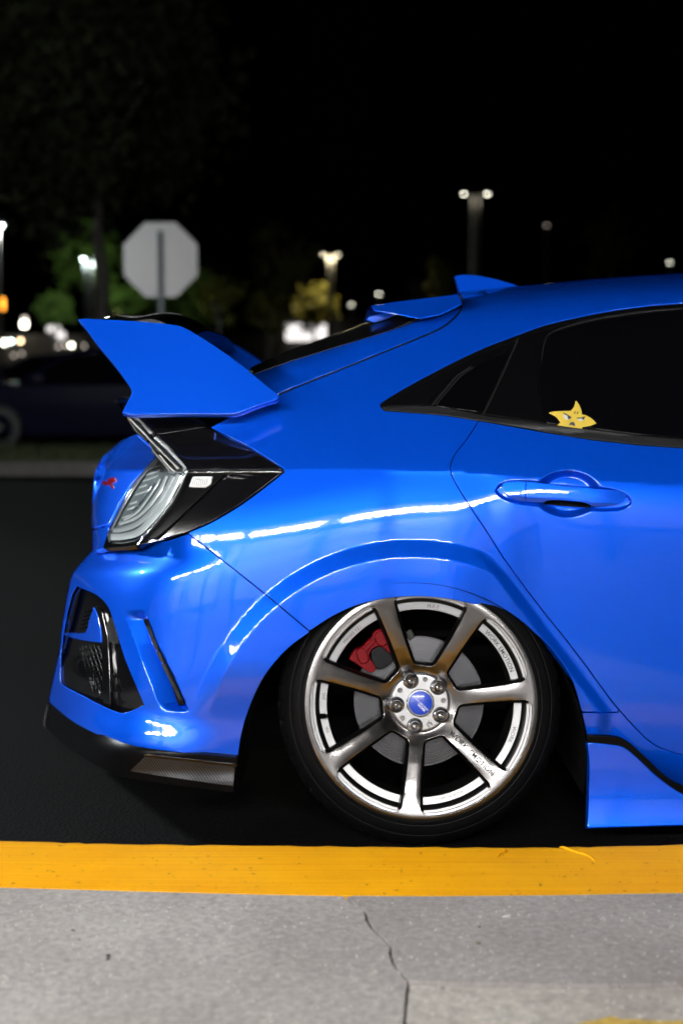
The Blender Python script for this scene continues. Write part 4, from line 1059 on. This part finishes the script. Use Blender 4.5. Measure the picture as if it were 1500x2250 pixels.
    lv, lf = lathe([(0.2235, 0.038), (0.2225, 0.037), (0.2070, 0.0385), (0.2058, 0.041)], 160)
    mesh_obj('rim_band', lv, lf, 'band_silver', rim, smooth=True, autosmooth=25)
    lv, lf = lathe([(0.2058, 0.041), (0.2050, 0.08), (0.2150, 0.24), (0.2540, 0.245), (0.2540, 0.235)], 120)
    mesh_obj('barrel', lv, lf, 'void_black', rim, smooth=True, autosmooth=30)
    # tyre, stretched on a wide rim; tread blocks cut across the shoulder
    prof = [(0.2505, 0.0042), (0.2545, 0.0018), (0.2580, 0.0030), (0.2620, 0.0050), (0.2632, 0.0064), (0.2644, 0.0060), (0.2700, 0.0085), (0.2780, 0.0130), (0.2860, 0.0190), (0.2868, 0.0206), (0.2880, 0.0206),
            (0.2940, 0.0260), (0.2985, 0.0320), (0.2998, 0.0350), (0.3040, 0.0400), (0.3085, 0.0470), (0.3120, 0.0560), (0.3145, 0.0680), (0.3160, 0.0820), (0.3165, 0.1000), (0.3120, 0.1010), (0.3120, 0.1080), (0.3165, 0.1090), (0.3165, 0.1500), (0.3100, 0.2000), (0.2600, 0.2380), (0.2520, 0.2400)]
    segs = 288; tv = []; n_ = len(prof)
    for i in range(segs):
        a = 2 * math.pi * i / segs
        for k, (r, d) in enumerate(prof):
            aa = a + (0.010 * (k - 13) / 5.0 if 13 <= k <= 19 else 0)
            if i % 6 == 0 and 14 <= k <= 19: r -= 0.0045
            tv.append((r * math.cos(aa), d, r * math.sin(aa)))
    tf = [(i * n_ + k, i * n_ + k + 1, ((i + 1) % segs) * n_ + k + 1, ((i + 1) % segs) * n_ + k) for i in range(segs) for k in range(n_ - 1)]
    hz = float(HUB_W[2]); c_, s_ = math.cos(CAMB), math.sin(CAMB)
    tv2 = []
    for x, d, z in tv:                                 # squash where it meets the ground
        wz = hz + z * c_ - d * s_
        if wz < 0.002: z += (0.002 - wz) / c_
        tv2.append((x, d, z))
    mesh_obj('tyre', tv2, tf, 'rubber_side', rim, smooth=True, autosmooth=35)
    # hub pad with nut wells and bores
    A0 = math.radians(113)
    nuts = [(52.5 * math.cos(A0 + i * 2 * math.pi / 5), 52.5 * math.sin(A0 + i * 2 * math.pi / 5)) for i in range(5)]
    bores = [(52.0 * math.cos(A0 + (i + 0.5) * 2 * math.pi / 5), 52.0 * math.sin(A0 + (i + 0.5) * 2 * math.pi / 5)) for i in range(5)]
    pad_s = lambda x, y, d: np.stack([x / 1000, 0.0315 + 0.004 * np.clip((np.hypot(x, y) - 60) / 6, 0, 1) ** 2 + d, y / 1000], -1)
    arc = circ(66, 90)
    V, T, B = triangulate(arc, [circ(31.5, 48)] + [circ(6.3, 20, *b) for b in bores], 3.0)
    v, f, n = sheet(V, T, B, pad_s, [(0.3, 0.0003, 0.4), (0.8, 0.001, 0.85), (0.8, 0.014, 1.0)])
    mesh_obj('hub_pad', v, f, 'hub_silver', rim, smooth=True, normals=n)
    bk = MB(); bk.v = []
    v_, f_ = lathe([(0.0, 0.045), (0.064, 0.045)], 24); mesh_obj('hub_bore', v_, f_, 'void_black', rim)
    def at_nut(vl, c): return [(x + c[0] / 1000, y, z + c[1] / 1000) for x, y, z in vl]
    for c in nuts:
        v_, f_ = lathe([(0.0, 0.0310), (0.0168, 0.0306), (0.0178, 0.0312), (0.0182, 0.034), (0.0182, 0.042)], 36)
        w = mesh_obj('nut_well', at_nut(v_, c), f_, 'gloss_black', rim, smooth=True, autosmooth=30)
        prof_n = [(0.0158, 0.0304), (0.0160, 0.0280), (0.0152, 0.0262), (0.0128, 0.0250), (0.0122, 0.0230), (0.0112, 0.0120), (0.0104, 0.0090), (0.0092, 0.0082), (0.0084, 0.0088), (0.0078, 0.0120), (0.0060, 0.0135), (0.0, 0.0110)]
        v_, f_ = lathe(prof_n, 30)
        mesh_obj('lug_nut', at_nut(v_, c), f_, 'nut_steel', rim, smooth=True, autosmooth=28)
    v_, f_ = lathe([(0.0, 0.0225), (0.0255, 0.0225), (0.0262, 0.0210), (0.0285, 0.0212), (0.0308, 0.0245), (0.0315, 0.0290), (0.0315, 0.040)], 60)
    mesh_obj('centre_cap', v_, f_, 'chrome', rim, smooth=True, autosmooth=25)
    v_, f_ = lathe([(0.0, 0.0205), (0.0245, 0.0205), (0.0258, 0.0212), (0.0258, 0.0225)], 60)
    mesh_obj('cap_disc', v_, f_, 'cap_blue', rim, smooth=True, autosmooth=40)
    if with_marks:
        def put(name, txt, size, fn, material, bold=0.0):
            v2, f2 = text_geo(txt, size, bold)
            if not v2: return
            xs = [p[0] for p in v2]; cx = (min(xs) + max(xs)) / 2
            vv = [fn(x - cx, y) for x, y in v2]
            mesh_obj(name, vv, f2, material, rim)
        def on_cap(ang, off, ox):
            def fn(x, y):
                x += ox; y += off
                return ((x * math.cos(ang) - y * math.sin(ang)) / 1000, 0.0203, (x * math.sin(ang) + y * math.cos(ang)) / 1000)
            return fn
        put('cap_lettering', 'WORK EMOTION', 5.6, on_cap(math.radians(-44), -2.0, 1.0), 'ink_white', 0.05)
        put('cap_lettering', 'WORK', 7.0, on_cap(math.radians(-44), -8.2, 9.0), 'ink_white', 0.25)
        sa = OFF - al - 2 * 2 * al + 2 * al            # spoke that carries the lettering
        def on_spoke(ang, rc):
            def fn(x, y):
                r = rc + x; yy = y - 5
                X = r * math.cos(ang) - yy * math.sin(ang); Z = r * math.sin(ang) + yy * math.cos(ang)
                return (X / 1000, float(np.interp(math.hypot(X, Z), _rr, _ff)) - 0.0013, Z / 1000)
            return fn
        spoke_a = math.radians(58.6 - 2 * 51.4286)
        put('spoke_lettering', 'WORK  EMOTION', 15.5, on_spoke(spoke_a, 155), 'ink_dark', 0.30)
        def on_band(ang, rc=214.5, flip=1, hgt=0.0):
            def fn(x, y):
                a = ang - flip * x / rc; r = rc + flip * (y - hgt)
                return (r * math.cos(a) / 1000, 0.0372, r * math.sin(a) / 1000)
            return fn
        put('rim_lettering', 'WORK EMOTION', 13.5, on_band(math.radians(33), hgt=4.5), 'ink_dark', 0.15)
        put('rim_lettering', 'M-F-T', 11, on_band(math.radians(82), hgt=4), 'ink_dark')
        put('rim_lettering', 'MW003 YZ1', 10, on_band(math.radians(135), hgt=4), 'ink_dark')
        put('rim_lettering', 'JWL', 9, on_band(math.radians(176), hgt=4), 'ink_dark')
        put('rim_lettering', 'VIA', 9, on_band(math.radians(196), hgt=4), 'ink_dark')
        put('rim_lettering', 'MADE IN JAPAN', 9, on_band(math.radians(-73), hgt=4), 'ink_dark')
        put('rim_lettering', 'WORK', 12, on_band(math.radians(-19), hgt=4), 'ink_dark')
    for ch in rim.children:
        if ch.name.split('.')[0] in ('hub_pad', 'hub_bore', 'nut_well', 'lug_nut', 'centre_cap', 'cap_disc', 'cap_lettering'): ch.location = (0, 0.0125, 0)
    va = math.radians(187.5)
    mb = MB(); p = Vector((0.2235 * math.cos(va), 0.034, 0.2235 * math.sin(va))); q = Vector((0.2120 * math.cos(va), 0.022, 0.2120 * math.sin(va)))
    mb.tube(p, q, 0.0062, 0.0056, 14); mb.tube(q, q + (q - p) * 0.55, 0.0043, 0.0043, 12)
    mb.build('valve_stem', 'satin_black', rim, smooth=True, autosmooth=40)
    return rim
wheel = make_wheel('wheel')
wheel.location = Vector(HUB_W.tolist()) - CAR_BASE; wheel.rotation_euler = (-CAMB, 0, 0)
wheel['label'] = 'seven-spoke brushed metal wheel with blue centre cap'
def copy_wheel(x, far):
    w = wheel.copy(); C.objects.link(w); w.parent = car
    if 'label' in w: del w['label']
    w.location = Vector((x, (-1 if far else 1) * (wheel.location.y), wheel.location.z))
    w.rotation_euler = (CAMB if far else -CAMB, 0, 0); w.scale = (1, -1 if far else 1, 1)
    for ch in wheel.children:
        c = ch.copy(); C.objects.link(c); c.parent = w
for x, far in ((wheel.location.x, True), (wheel.location.x + 2.70, False), (wheel.location.x + 2.70, True)): copy_wheel(x, far)

# ---- brake behind the spokes
axle = empty_part = None
def hubmesh(name, v, f, material, **k):
    o = mesh_obj(name, v, f, material, car, **k); o.location = wheel.location; o.rotation_euler = wheel.rotation_euler; return o
v_, f_ = lathe([(0.082 + 0.064 * i / 40, 0.104 + (0.00022 if i % 2 else 0) + 0.0001 * math.sin(i * 1.9)) for i in range(40)] + [(0.146, 0.104), (0.1475, 0.106), (0.1475, 0.128), (0.146, 0.130)], 120)
hubmesh('brake_disc', v_, f_, 'disc_iron', smooth=True, autosmooth=30)
v_, f_ = lathe([(0.0, 0.060), (0.078, 0.062), (0.082, 0.068), (0.082, 0.106)], 60)
hubmesh('brake_hat', v_, f_, 'hat_iron', smooth=True, autosmooth=30)
zc = lambda l, k=1.028: [((a / 2.34375 + 600 - 925) * k, (1547 - (b / 2.34375 + 1280)) * k) for a, b in l]
def plate2d(name, pts, d, th, material, bump=0.0):
    V, T, B = triangulate(pts if area2(pts) > 0 else pts[::-1], [], 5.0)
    sf = lambda x, y, e: np.stack([x / 1000, d + 0 * x + e, y / 1000], -1)
    v, f, n = sheet(V, T, B, sf, [(0.5, 0.0006, 0.4), (2.0, 0.003, 0.85), (2.5, th, 1.0)])
    return hubmesh(name, v, f, material, smooth=True, normals=n)
cal = plate2d('brake_caliper', cr(zc([(408, 408), (432, 366), (474, 348), (498, 322), (524, 296), (530, 276), (556, 262), (584, 264), (600, 300), (618, 372), (600, 366), (574, 344), (545, 342), (515, 360), (503, 392), (518, 424), (536, 452), (520, 474), (480, 456), (444, 430), (408, 408)]), 3)[:-1], 0.066, 0.06, 'caliper_red')
cal['label'] = 'red brake caliper behind the spokes'
def subplate(name, pts, d, th, material):
    o = plate2d(name, pts, d, th, material); o.parent = cal; o.location = (0, 0, 0); o.rotation_euler = (0, 0, 0); return o
subplate('caliper_boss', cr(zc([(536, 290), (560, 270), (582, 280), (594, 318), (575, 338), (552, 330), (536, 290)]), 3)[:-1], 0.058, 0.012, 'caliper_red')
subplate('caliper_boss', cr(zc([(442, 370), (466, 356), (486, 372), (500, 412), (478, 428), (456, 414), (442, 370)]), 3)[:-1], 0.058, 0.012, 'caliper_red')
subplate('caliper_rib', zc([(478, 360), (500, 332), (526, 306), (536, 318), (510, 344), (490, 372)]), 0.060, 0.01, 'caliper_red')
plate2d('piston_housing', cr(zc([(520, 368), (548, 350), (580, 352), (612, 378), (622, 420), (580, 452), (548, 456), (524, 424), (520, 368)]), 3)[:-1], 0.074, 0.05, 'satin_black')
plate2d('disc_shield', zc([(700, 272), (722, 264), (738, 298), (714, 312)]), 0.098, 0.01, 'hat_iron')
# ================================================================ across the lot, out of focus
mat('leaf_dark', (0.022, 0.026, 0.008), 0.7, noise=(3, 4, 0.6, 1.3))
mat('leaf_green', (0.075, 0.13, 0.012), 0.65, noise=(4, 4, 0.5, 1.4))
mat('leaf_yellow', (0.11, 0.10, 0.008), 0.65, noise=(4, 4, 0.5, 1.4))
mat('bark', (0.09, 0.08, 0.075), 0.9, noise=(12, 6, 0.5, 1.3), bump=(30, 6, 0.6, 0.02))
mat('sign_metal', (0.21, 0.203, 0.21), 0.42, 0.35, rough_noise=0.08)
mat('post_metal', (0.06, 0.07, 0.075), 0.5, 0.6)
mat('pole_paint', (0.04, 0.037, 0.032), 0.6)
mat('far_wall', (0.05, 0.047, 0.042), 0.8)
mat('dark_paint', (0.004, 0.004, 0.018), 0.15, 0.0, 0.25, 0.03, spec=0.15)
mat('grey_paint', (0.10, 0.10, 0.11), 0.25, 0.4, 1.0, 0.03)
mat('far_glass', (0.003, 0.003, 0.004), 0.05)
for nm, col, es in (('lamp_white', (1.0, 0.97, 0.80), 16), ('lamp_cool', (0.80, 1.0, 0.97), 22), ('lamp_warm', (1.0, 0.72, 0.42), 14), ('lamp_orange', (1.0, 0.36, 0.03), 6), ('lamp_dim', (1.0, 0.86, 0.75), 2.5), ('shop_lit', (1.0, 0.95, 0.92), 1.7), ('head_light', (0.95, 0.98, 1.0), 14)):
    mat(nm, (0.5, 0.5, 0.5), 0.4, emit=col, es=es)
mat('near_lens', (0.8, 0.8, 0.8), 0.4, emit=(0.93, 1.0, 0.98), es=1800)

# planted island with its kerb beyond the driving lane
KY = ground(100, 1046, 0).y
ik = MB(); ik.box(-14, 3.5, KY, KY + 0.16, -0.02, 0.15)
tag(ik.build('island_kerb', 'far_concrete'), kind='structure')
lawn = MB(); lawn.box(-14, 3.4, KY + 0.16, KY + 3.8, -0.02, 0.13)
tag(lawn.build('island_soil', 'soil'), kind='structure')
gv = []; gf = []
for i in range(16000):
    x = random.uniform(-9, 3.3); y = random.uniform(KY + 0.18, KY + 3.7); h = random.uniform(0.03, 0.09); a = random.uniform(0, 6.28)
    k = len(gv); w = 0.006
    gv += [(x - w * math.cos(a), y - w * math.sin(a), 0.128), (x + w * math.cos(a), y + w * math.sin(a), 0.128), (x + random.uniform(-.04, .04), y + random.uniform(-.04, .04), 0.13 + h)]
    gf.append((k, k + 1, k + 2))
tag(mesh_obj('grass', gv, gf, 'grass'), 'dry short grass on the planted island behind the kerb', 'grass', kind='stuff')

# the back of an eight-sided sign on its post
SYd = KY + 0.55
sgn = empty('road_sign', (at(353, 571, SYd).x, SYd, 0.13), 'bare grey back of an eight-sided road sign on a steel post', 'sign')
zc_ = at(353, 571, SYd).z - 0.13; rs = 0.5 * (at(434, 571, SYd).x - at(272, 571, SYd).x) / math.cos(math.pi / 8)
oct_ = [(rs * math.cos(math.pi / 8 + i * math.pi / 4), zc_ + rs * math.sin(math.pi / 8 + i * math.pi / 4)) for i in range(8)]
MB().prism(oct_, 0.0, 0.004).build('sign_plate', 'sign_metal', sgn)
pm = MB(); hw = 0.03
pm.box(-hw, hw, -0.012, -0.006, 0.0, zc_ + 0.31); pm.box(-hw, -hw + 0.008, -0.045, -0.006, 0.0, zc_ + 0.31); pm.box(hw - 0.008, hw, -0.045, -0.006, 0.0, zc_ + 0.31)
pm.build('post', 'post_metal', sgn)
for dz in (0.24, -0.24): MB().tube((0, -0.02, zc_ + dz), (0, -0.004, zc_ + dz), 0.012, n=8).build('bolt', 'post_metal', sgn)

# trees
def tree(label, base, h_trunk, r_trunk, crown_c, crown_r, n, leaf, material, group=None, limbs=5, name='tree', density=1.0):
    t = empty(name, base, label, 'tree', group)
    tb = MB(); rr = random.Random(int(abs(base[0]) * 97 + base[1] * 13))
    p = Vector((0, 0, 0)); segs = 6
    for i in range(segs):
        q = Vector((rr.uniform(-.04, .04) * h_trunk * 0.3, rr.uniform(-.04, .04), h_trunk * (i + 1) / segs))
        tb.tube(p, q, r_trunk * (1 - 0.09 * i), r_trunk * (1 - 0.09 * (i + 1)), 9, cap=False); p = q
    cc = Vector(crown_c)
    tips = []
    for i in range(limbs):
        d = Vector((rr.uniform(-1, 1) * crown_r[0], rr.uniform(-1, 1) * crown_r[1], rr.uniform(-0.5, 0.9) * crown_r[2])) * 0.75
        e = cc + d; m = p.lerp(e, 0.5) + Vector((0, 0, 0.1 * crown_r[2]))
        tb.tube(p, m, r_trunk * 0.42, r_trunk * 0.28, 6, cap=False); tb.tube(m, e, r_trunk * 0.28, r_trunk * 0.1, 6, cap=False); tips.append(e)
    tb.build('trunk', 'bark', t, smooth=True)
    clumps = []
    for i in range(int(16 * density) + 8):
        while True:
            u = Vector((rr.uniform(-1, 1), rr.uniform(-1, 1), rr.uniform(-1, 1)))
            if u.length < 1: break
        clumps.append((cc + Vector((u.x * crown_r[0], u.y * crown_r[1], u.z * crown_r[2])), rr.uniform(0.22, 0.42)))
    lv = []; lf = []
    for i in range(n):
        c, s = clumps[rr.randrange(len(clumps))]
        q = c + Vector((rr.gauss(0, s * crown_r[0] * 0.5), rr.gauss(0, s * crown_r[1] * 0.5), rr.gauss(0, s * crown_r[2] * 0.45)))
        a = Vector((rr.uniform(-1, 1), rr.uniform(-1, 1), rr.uniform(-1, 1))).normalized(); b = a.orthogonal().normalized()
        L = leaf * rr.uniform(0.6, 1.3); k = len(lv)
        lv += [q - a * L, q + b * L * 0.45, q + a * L, q - b * L * 0.45]; lf.append((k, k + 1, k + 2, k + 3))
    mesh_obj('crown', lv, lf, material, t)
    return t
def tree_at(label, px, py_top, py_bot, Y, wpx, material, trunk=0.12, n=1600, leaf=0.09, group='small trees across the lot', base_z=0.0):
    top = at(px, py_top, Y); bot = at(px, py_bot, Y); w = (at(px + wpx / 2, py_top, Y).x - top.x)
    h = (top.z - bot.z) / 2
    return tree(label, (top.x, Y, base_z), max(0.6, bot.z - base_z + 0.3 * h), trunk, (0, 0, (top.z + bot.z) / 2 - base_z), (w, w, h), n, leaf, material, group)
# big tree on the island, its crown above the sign
ty = KY + 9.3
bx = at(222, 700, ty).x
tree('tall dark tree whose trunk rises between the sign and the lamp post', (bx, ty, 0.0), 4.2, 0.16, (at(100, 170, ty).x - bx, 0.3, at(100, 170, ty).z), (2.6, 2.6, 2.5), 15000, 0.13, 'leaf_dark', limbs=9, density=4.0)
tree_at('dim green tree behind the lamp post and big trunk', 190, 490, 640, 62, 150, 'leaf_green', 0.1, 1500, 0.2)
tree_at('small bright green tree lit from above beside a slim trunk', 120, 648, 712, 60, 82, 'leaf_green', 0.12, 1300, 0.13)
tree_at('bright green tree showing under the eight-sided sign', 272, 625, 690, 60, 80, 'leaf_green', 0.12, 1300, 0.13)
tree_at('yellow-green rounded tree beside the far white shop light', 690, 625, 720, 74, 88, 'leaf_yellow', 0.16, 1500, 0.19)
tree_at('olive tree between the sign and the rear wing', 480, 600, 730, 60, 110, 'leaf_yellow', 0.16, 700, 0.15)
tree_at('dim olive tree left of the yellow-green tree', 590, 640, 735, 66, 100, 'leaf_yellow', 0.16, 700, 0.15)
tree_at('dim green tree showing right of the eight-sided sign', 425, 590, 720, 64, 120, 'leaf_green', 0.15, 1400, 0.2)
tree_at('dark green tree low behind the sign post', 345, 640, 740, 66, 130, 'leaf_green', 0.15, 1200, 0.2)
tree_at('low yellow tree seen through the roof spoiler', 960, 570, 660, 70, 60, 'leaf_yellow', 0.16, 600, 0.18)
tree_at('dim tall tree far behind the roof', 1340, 470, 620, 80, 140, 'leaf_dark', 0.2, 900, 0.22)
tree_at('faint tree standing behind the shark fin', 620, 500, 660, 85, 150, 'leaf_dark', 0.2, 900, 0.22)

# lot lamps: pole, bracket, two heads; each carries its own light
def lamp_post(label, px, py, Y, gap_px, head_px, material, power, color, heads=2, pole_r=0.09, group='lamp posts across the lot', skew=0.0):
    top = at(px, py, Y); m = (at(px + 1, py, Y).x - top.x)
    t = empty('lamp_post', (top.x, Y, 0), label, 'lamp post', group)
    MB().tube((0, 0, 0), (0, 0, top.z + 0.02), pole_r * 1.3, pole_r, 12).build('pole', 'pole_paint', t, smooth=True, autosmooth=40)
    g = gap_px * m / 2; hr = head_px * m / 2
    for s in ((-1, 1) if heads == 2 else (1,)):
        MB().tube((0, 0, top.z - 0.1), (s * g * 0.7, 0, top.z + 0.05), 0.04, n=8).build('bracket', 'pole_paint', t)
        hd_ = MB().box(s * g - hr * 1.1, s * g + hr * 1.1, -hr * 1.1, hr * 1.1, top.z + 0.06, top.z + 0.16).build('head', 'steel_dark', t)
        lz = top.z + 0.058
        lens = MB(); v, f = lathe([(0.0, -hr * 0.45), (hr * 0.5, -hr * 0.38), (hr * 0.9, -hr * 0.1), (hr, 0.0)], 16)
        lens.add([(x + s * g, z_, y + lz) for x, y, z_ in v], [tuple(reversed(q)) for q in f]); lens.build('lens', material, hd_, smooth=True)
        L = bpy.data.lights.new('lamp_light', 'POINT'); L.energy = power / heads; L.color = color; L.shadow_soft_size = 0.2
        lo = bpy.data.objects.new('lamp_light', L); C.objects.link(lo); lo.parent = hd_; lo.location = (s * g, 0, lz - hr - 0.15)
    return t
lamp_post('tall twin-headed lamp post shining white above the roof fin', 1044, 430, 46, 51, 8, 'lamp_white', 45, (1, 0.9, 0.7), pole_r=0.14)
lamp_post('distant twin-headed lamp post above the yellow-green tree', 726, 563, 72, 32, 3.5, 'lamp_white', 900, (1, 0.86, 0.55), pole_r=0.14)
lamp_post('cool white lamp post left of the big dark trunk', 195, 572, 56, 22, 9, 'lamp_cool', 900, (0.8, 1.0, 0.95), pole_r=0.16)
lamp_post('bright lamp post at the edge of the lot beyond the parked cars', -8, 500, 40, 20, 12, 'lamp_cool', 600, (0.85, 1.0, 1.0), heads=1)
for label, px, py, Y, hp, mt in (('tiny white lamp left of the roof spoiler tip', 772, 672, 95, 7, 'lamp_white'), ('tiny white lamp just above the roof spoiler tip', 832, 648, 95, 8, 'lamp_white'),
                                 ('small dim lamp alone in the dark sky', 1200, 497, 110, 7, 'lamp_dim'), ('small pale lamp over the roof towards the front', 1470, 578, 110, 7, 'lamp_white')):
    lamp_post(label, px, py, Y, 0, hp, mt, 6, (1, 0.95, 0.85), heads=1)

# the lamp post on the near pavement, beyond the frame, whose reflection shows in the bumper's black intake
near = Vector((-6.2, 4.6, 0.0))
lp = empty('lamp_post', near, 'near lamp post in the lot whose light falls on the tailgate', 'lamp post', 'lamp posts across the lot')
MB().tube((0, 0, 0), (0, 0, 3.7), 0.08, 0.06, 14).build('pole', 'steel_dark', lp, smooth=True, autosmooth=40)
hd_ = MB().box(-0.1, 0.75, -0.16, 0.16, 3.7, 3.82).build('head', 'steel_dark', lp, bevel=0.02)
MB().box(0.12, 0.68, -0.12, 0.12, 3.60, 3.698).build('lens', 'near_lens', hd_)

# parked cars
def sedan(label, base, rz, paint, group='cars parked across the lot', lights=None, cheap=False):
    t = empty('parked_car', base, label, 'car', group, rz)
    L, W = 4.6, 0.9
    low = [(-2.3, 0.42), (-2.28, 0.72), (-2.05, 0.88), (-1.25, 0.98), (0.9, 0.99), (1.75, 0.97), (2.2, 0.90), (2.3, 0.70), (2.28, 0.35), (1.85, 0.22), (-1.9, 0.22)]
    sec = []; 
    for f_, k in ((-1.0, 0.0), (-0.93, 1.0), (-0.5, 1.02), (0, 1.03), (0.5, 1.02), (0.93, 1.0), (1.0, 0.0)):
        sec.append((f_, k))
    v = []; f = []; n = len(low)
    for f_, k in sec:
        for x, z in low:
            s = 0.965 if k == 0 else 1.0
            v.append((x * s, f_ * W * (1 - 0.10 * (abs(x) / 2.3) ** 3), 0.22 + (z - 0.22) * (1 if k else 0.93) * (k if k > 1 else 1)))
    for j in range(len(sec) - 1):
        for i in range(n): f.append((j * n + i, j * n + (i + 1) % n, (j + 1) * n + (i + 1) % n, (j + 1) * n + i))
    f += [tuple(range(n - 1, -1, -1)), tuple((len(sec) - 1) * n + i for i in range(n))]
    mesh_obj('body', v, f, paint, t, smooth=True, autosmooth=30)
    cab = [(-1.15, 0.97), (-0.35, 1.40), (0.25, 1.455), (0.85, 1.42), (1.75, 0.98)]
    v = []; f = []; n = len(cab)
    for s in (-1, -0.55, 0.55, 1):
        for x, z in cab:
            kk = (z - 0.97) / 0.48
            v.append((x, s * (0.86 - 0.20 * kk) if abs(s) == 1 else s * 0.86, z + (0.02 * kk if abs(s) < 1 else 0)))
    for j in range(3):
        for i in range(n - 1): f.append((j * n + i, j * n + i + 1, (j + 1) * n + i + 1, (j + 1) * n + i))
    f += [tuple(range(n - 1, -1, -1)), tuple(3 * n + i for i in range(n))]
    mesh_obj('cabin', v, f, 'far_glass', t, smooth=True, autosmooth=25)
    for sgn_ in (-1, 1):
        rl = MB()
        for i in range(n - 1):
            a, b = cab[i], cab[i + 1]; ya = sgn_ * (0.865 - 0.20 * (a[1] - 0.97) / 0.48); yb = sgn_ * (0.865 - 0.20 * (b[1] - 0.97) / 0.48)
            rl.tube((a[0], ya, a[1] + 0.012), (b[0], yb, b[1] + 0.012), 0.035, n=6)
        rl.build('roof_rail', paint, t)
        MB().tube((0.2, sgn_ * 0.87, 0.98), (0.28, sgn_ * 0.68, 1.44), 0.03, n=6).build('pillar', paint, t)
        MB().box(-0.92, -0.72, sgn_ * 0.98 - 0.09, sgn_ * 0.98 + 0.09, 0.98, 1.10).build('mirror', paint, t, bevel=0.02)
        for x in (-1.42, 1.38):
            pv, pf = lathe([(0.20, -0.11), (0.31, -0.10), (0.325, -0.05), (0.325, 0.08), (0.2, 0.1)], 28)
            w = mesh_obj('wheel', pv, pf, 'rubber', t, smooth=True, autosmooth=40); w.location = (x, sgn_ * 0.83, 0.325); w.scale = (1, -sgn_ * -1 if False else (1 if sgn_ < 0 else -1), 1)
            sp = MB()
            for q in range(5):
                a = q * 2 * math.pi / 5 + 0.3
                sp.tube((0, -0.085, 0), (0.215 * math.cos(a), -0.10, 0.215 * math.sin(a)), 0.026, 0.02, 6)
            sp.tube((0, -0.11, 0), (0, -0.06, 0), 0.05, n=12)
            sp.build('spokes', 'chrome', w)
        MB().box(-2.29, -2.12, sgn_ * 0.62 - 0.17, sgn_ * 0.62 + 0.17, 0.68, 0.80).build('headlight', lights or 'chrome', t, bevel=0.02)
        MB().box(2.16, 2.295, sgn_ * 0.62 - 0.17, sgn_ * 0.62 + 0.17, 0.74, 0.86).build('tail_light', 'badge_red', t, bevel=0.02)
    return t
cy = KY + 6.4
x0 = at(30, 900, cy).x + 1.42
sedan('black sedan parked side-on behind the grass island', (x0, cy, 0), 0, 'dark_paint')
cy2 = cy + 5.5
sedan('dark sedan parked behind the black sedan', (at(120, 800, cy2).x, cy2, 0), 0.05, 'dark_paint')
for i, (px, Y, lab, li_, pt) in enumerate(((20, 48, 'far parked car with shining headlights past the black sedan roof', 'head_light', 'grey_paint'), (150, 52, 'far grey car with lit headlights below the small green tree', 'head_light', 'grey_paint'),
                                   (520, 40, 'dark car parked behind the blue rear wing', None, 'dark_paint'), (600, 46, 'grey car parked under the far white shop light', None, 'grey_paint'), (440, 44, 'dark car parked beyond the sign post', None, 'dark_paint'))):
    sedan(lab, (at(px, 800, Y).x, Y, 0), math.radians(90 + (12 if i % 2 else -10)), pt, lights=li_)

# far shops with lit windows
fs = empty('far_shop', (0, 120, 0), 'low dark shop row with bright lit fronts far across the lot', 'building')
def fbox(name, m, px0, px1, py0, py1, Y, d=0.3, par=None):
    a = at(px0, py0, Y); b = at(px1, py1, Y)
    return MB().box(a.x, b.x, Y - 120, Y - 120 + d, max(0.0, b.z), a.z).build(name, m, par or fs)
fbox('wall', 'far_wall', -200, 620, 735, 840, 121, 6); fbox('wall', 'far_wall', 610, 900, 700, 840, 121, 6)
fbox('lit_window', 'shop_lit', 628, 716, 713, 748, 120)
fbox('lit_window', 'shop_lit', 104, 130, 716, 728, 120); fbox('lit_window', 'shop_lit', 118, 142, 730, 744, 120)
fbox('lit_sign', 'lamp_white', 48, 58, 706, 718, 120); fbox('lit_sign', 'lamp_dim', 50, 58, 697, 704, 120)
fbox('lit_sign', 'lamp_orange', -20, 9, 655, 680, 120); fbox('sign_post', 'steel_dark', -8, -4, 680, 840, 120)
fbox('lit_sign', 'lamp_dim', 143, 150, 699, 706, 120); fbox('lit_sign', 'lamp_warm', 255, 260, 680, 686, 120); fbox('lit_sign', 'lamp_warm', 331, 337, 675, 681, 120)
for k, (bx_, by_, sz, mt) in enumerate(((8, 753, 9, 'lamp_white'), (24, 750, 5, 'lamp_cool'), (45, 749, 6, 'lamp_warm'), (145, 759, 5, 'lamp_dim'), (157, 759, 6, 'lamp_white'), (187, 760, 6, 'lamp_dim'), (128, 761, 5, 'lamp_dim'), (30, 781, 4, 'lamp_dim'), (48, 777, 4, 'lamp_dim'))):
    fbox('shop_lamp', mt, bx_ - sz / 2, bx_ + sz / 2, by_ - sz / 2, by_ + sz / 2, 119.5, 0.2)
fbox('roof_gable', 'far_wall', 900, 990, 615, 700, 121, 4)
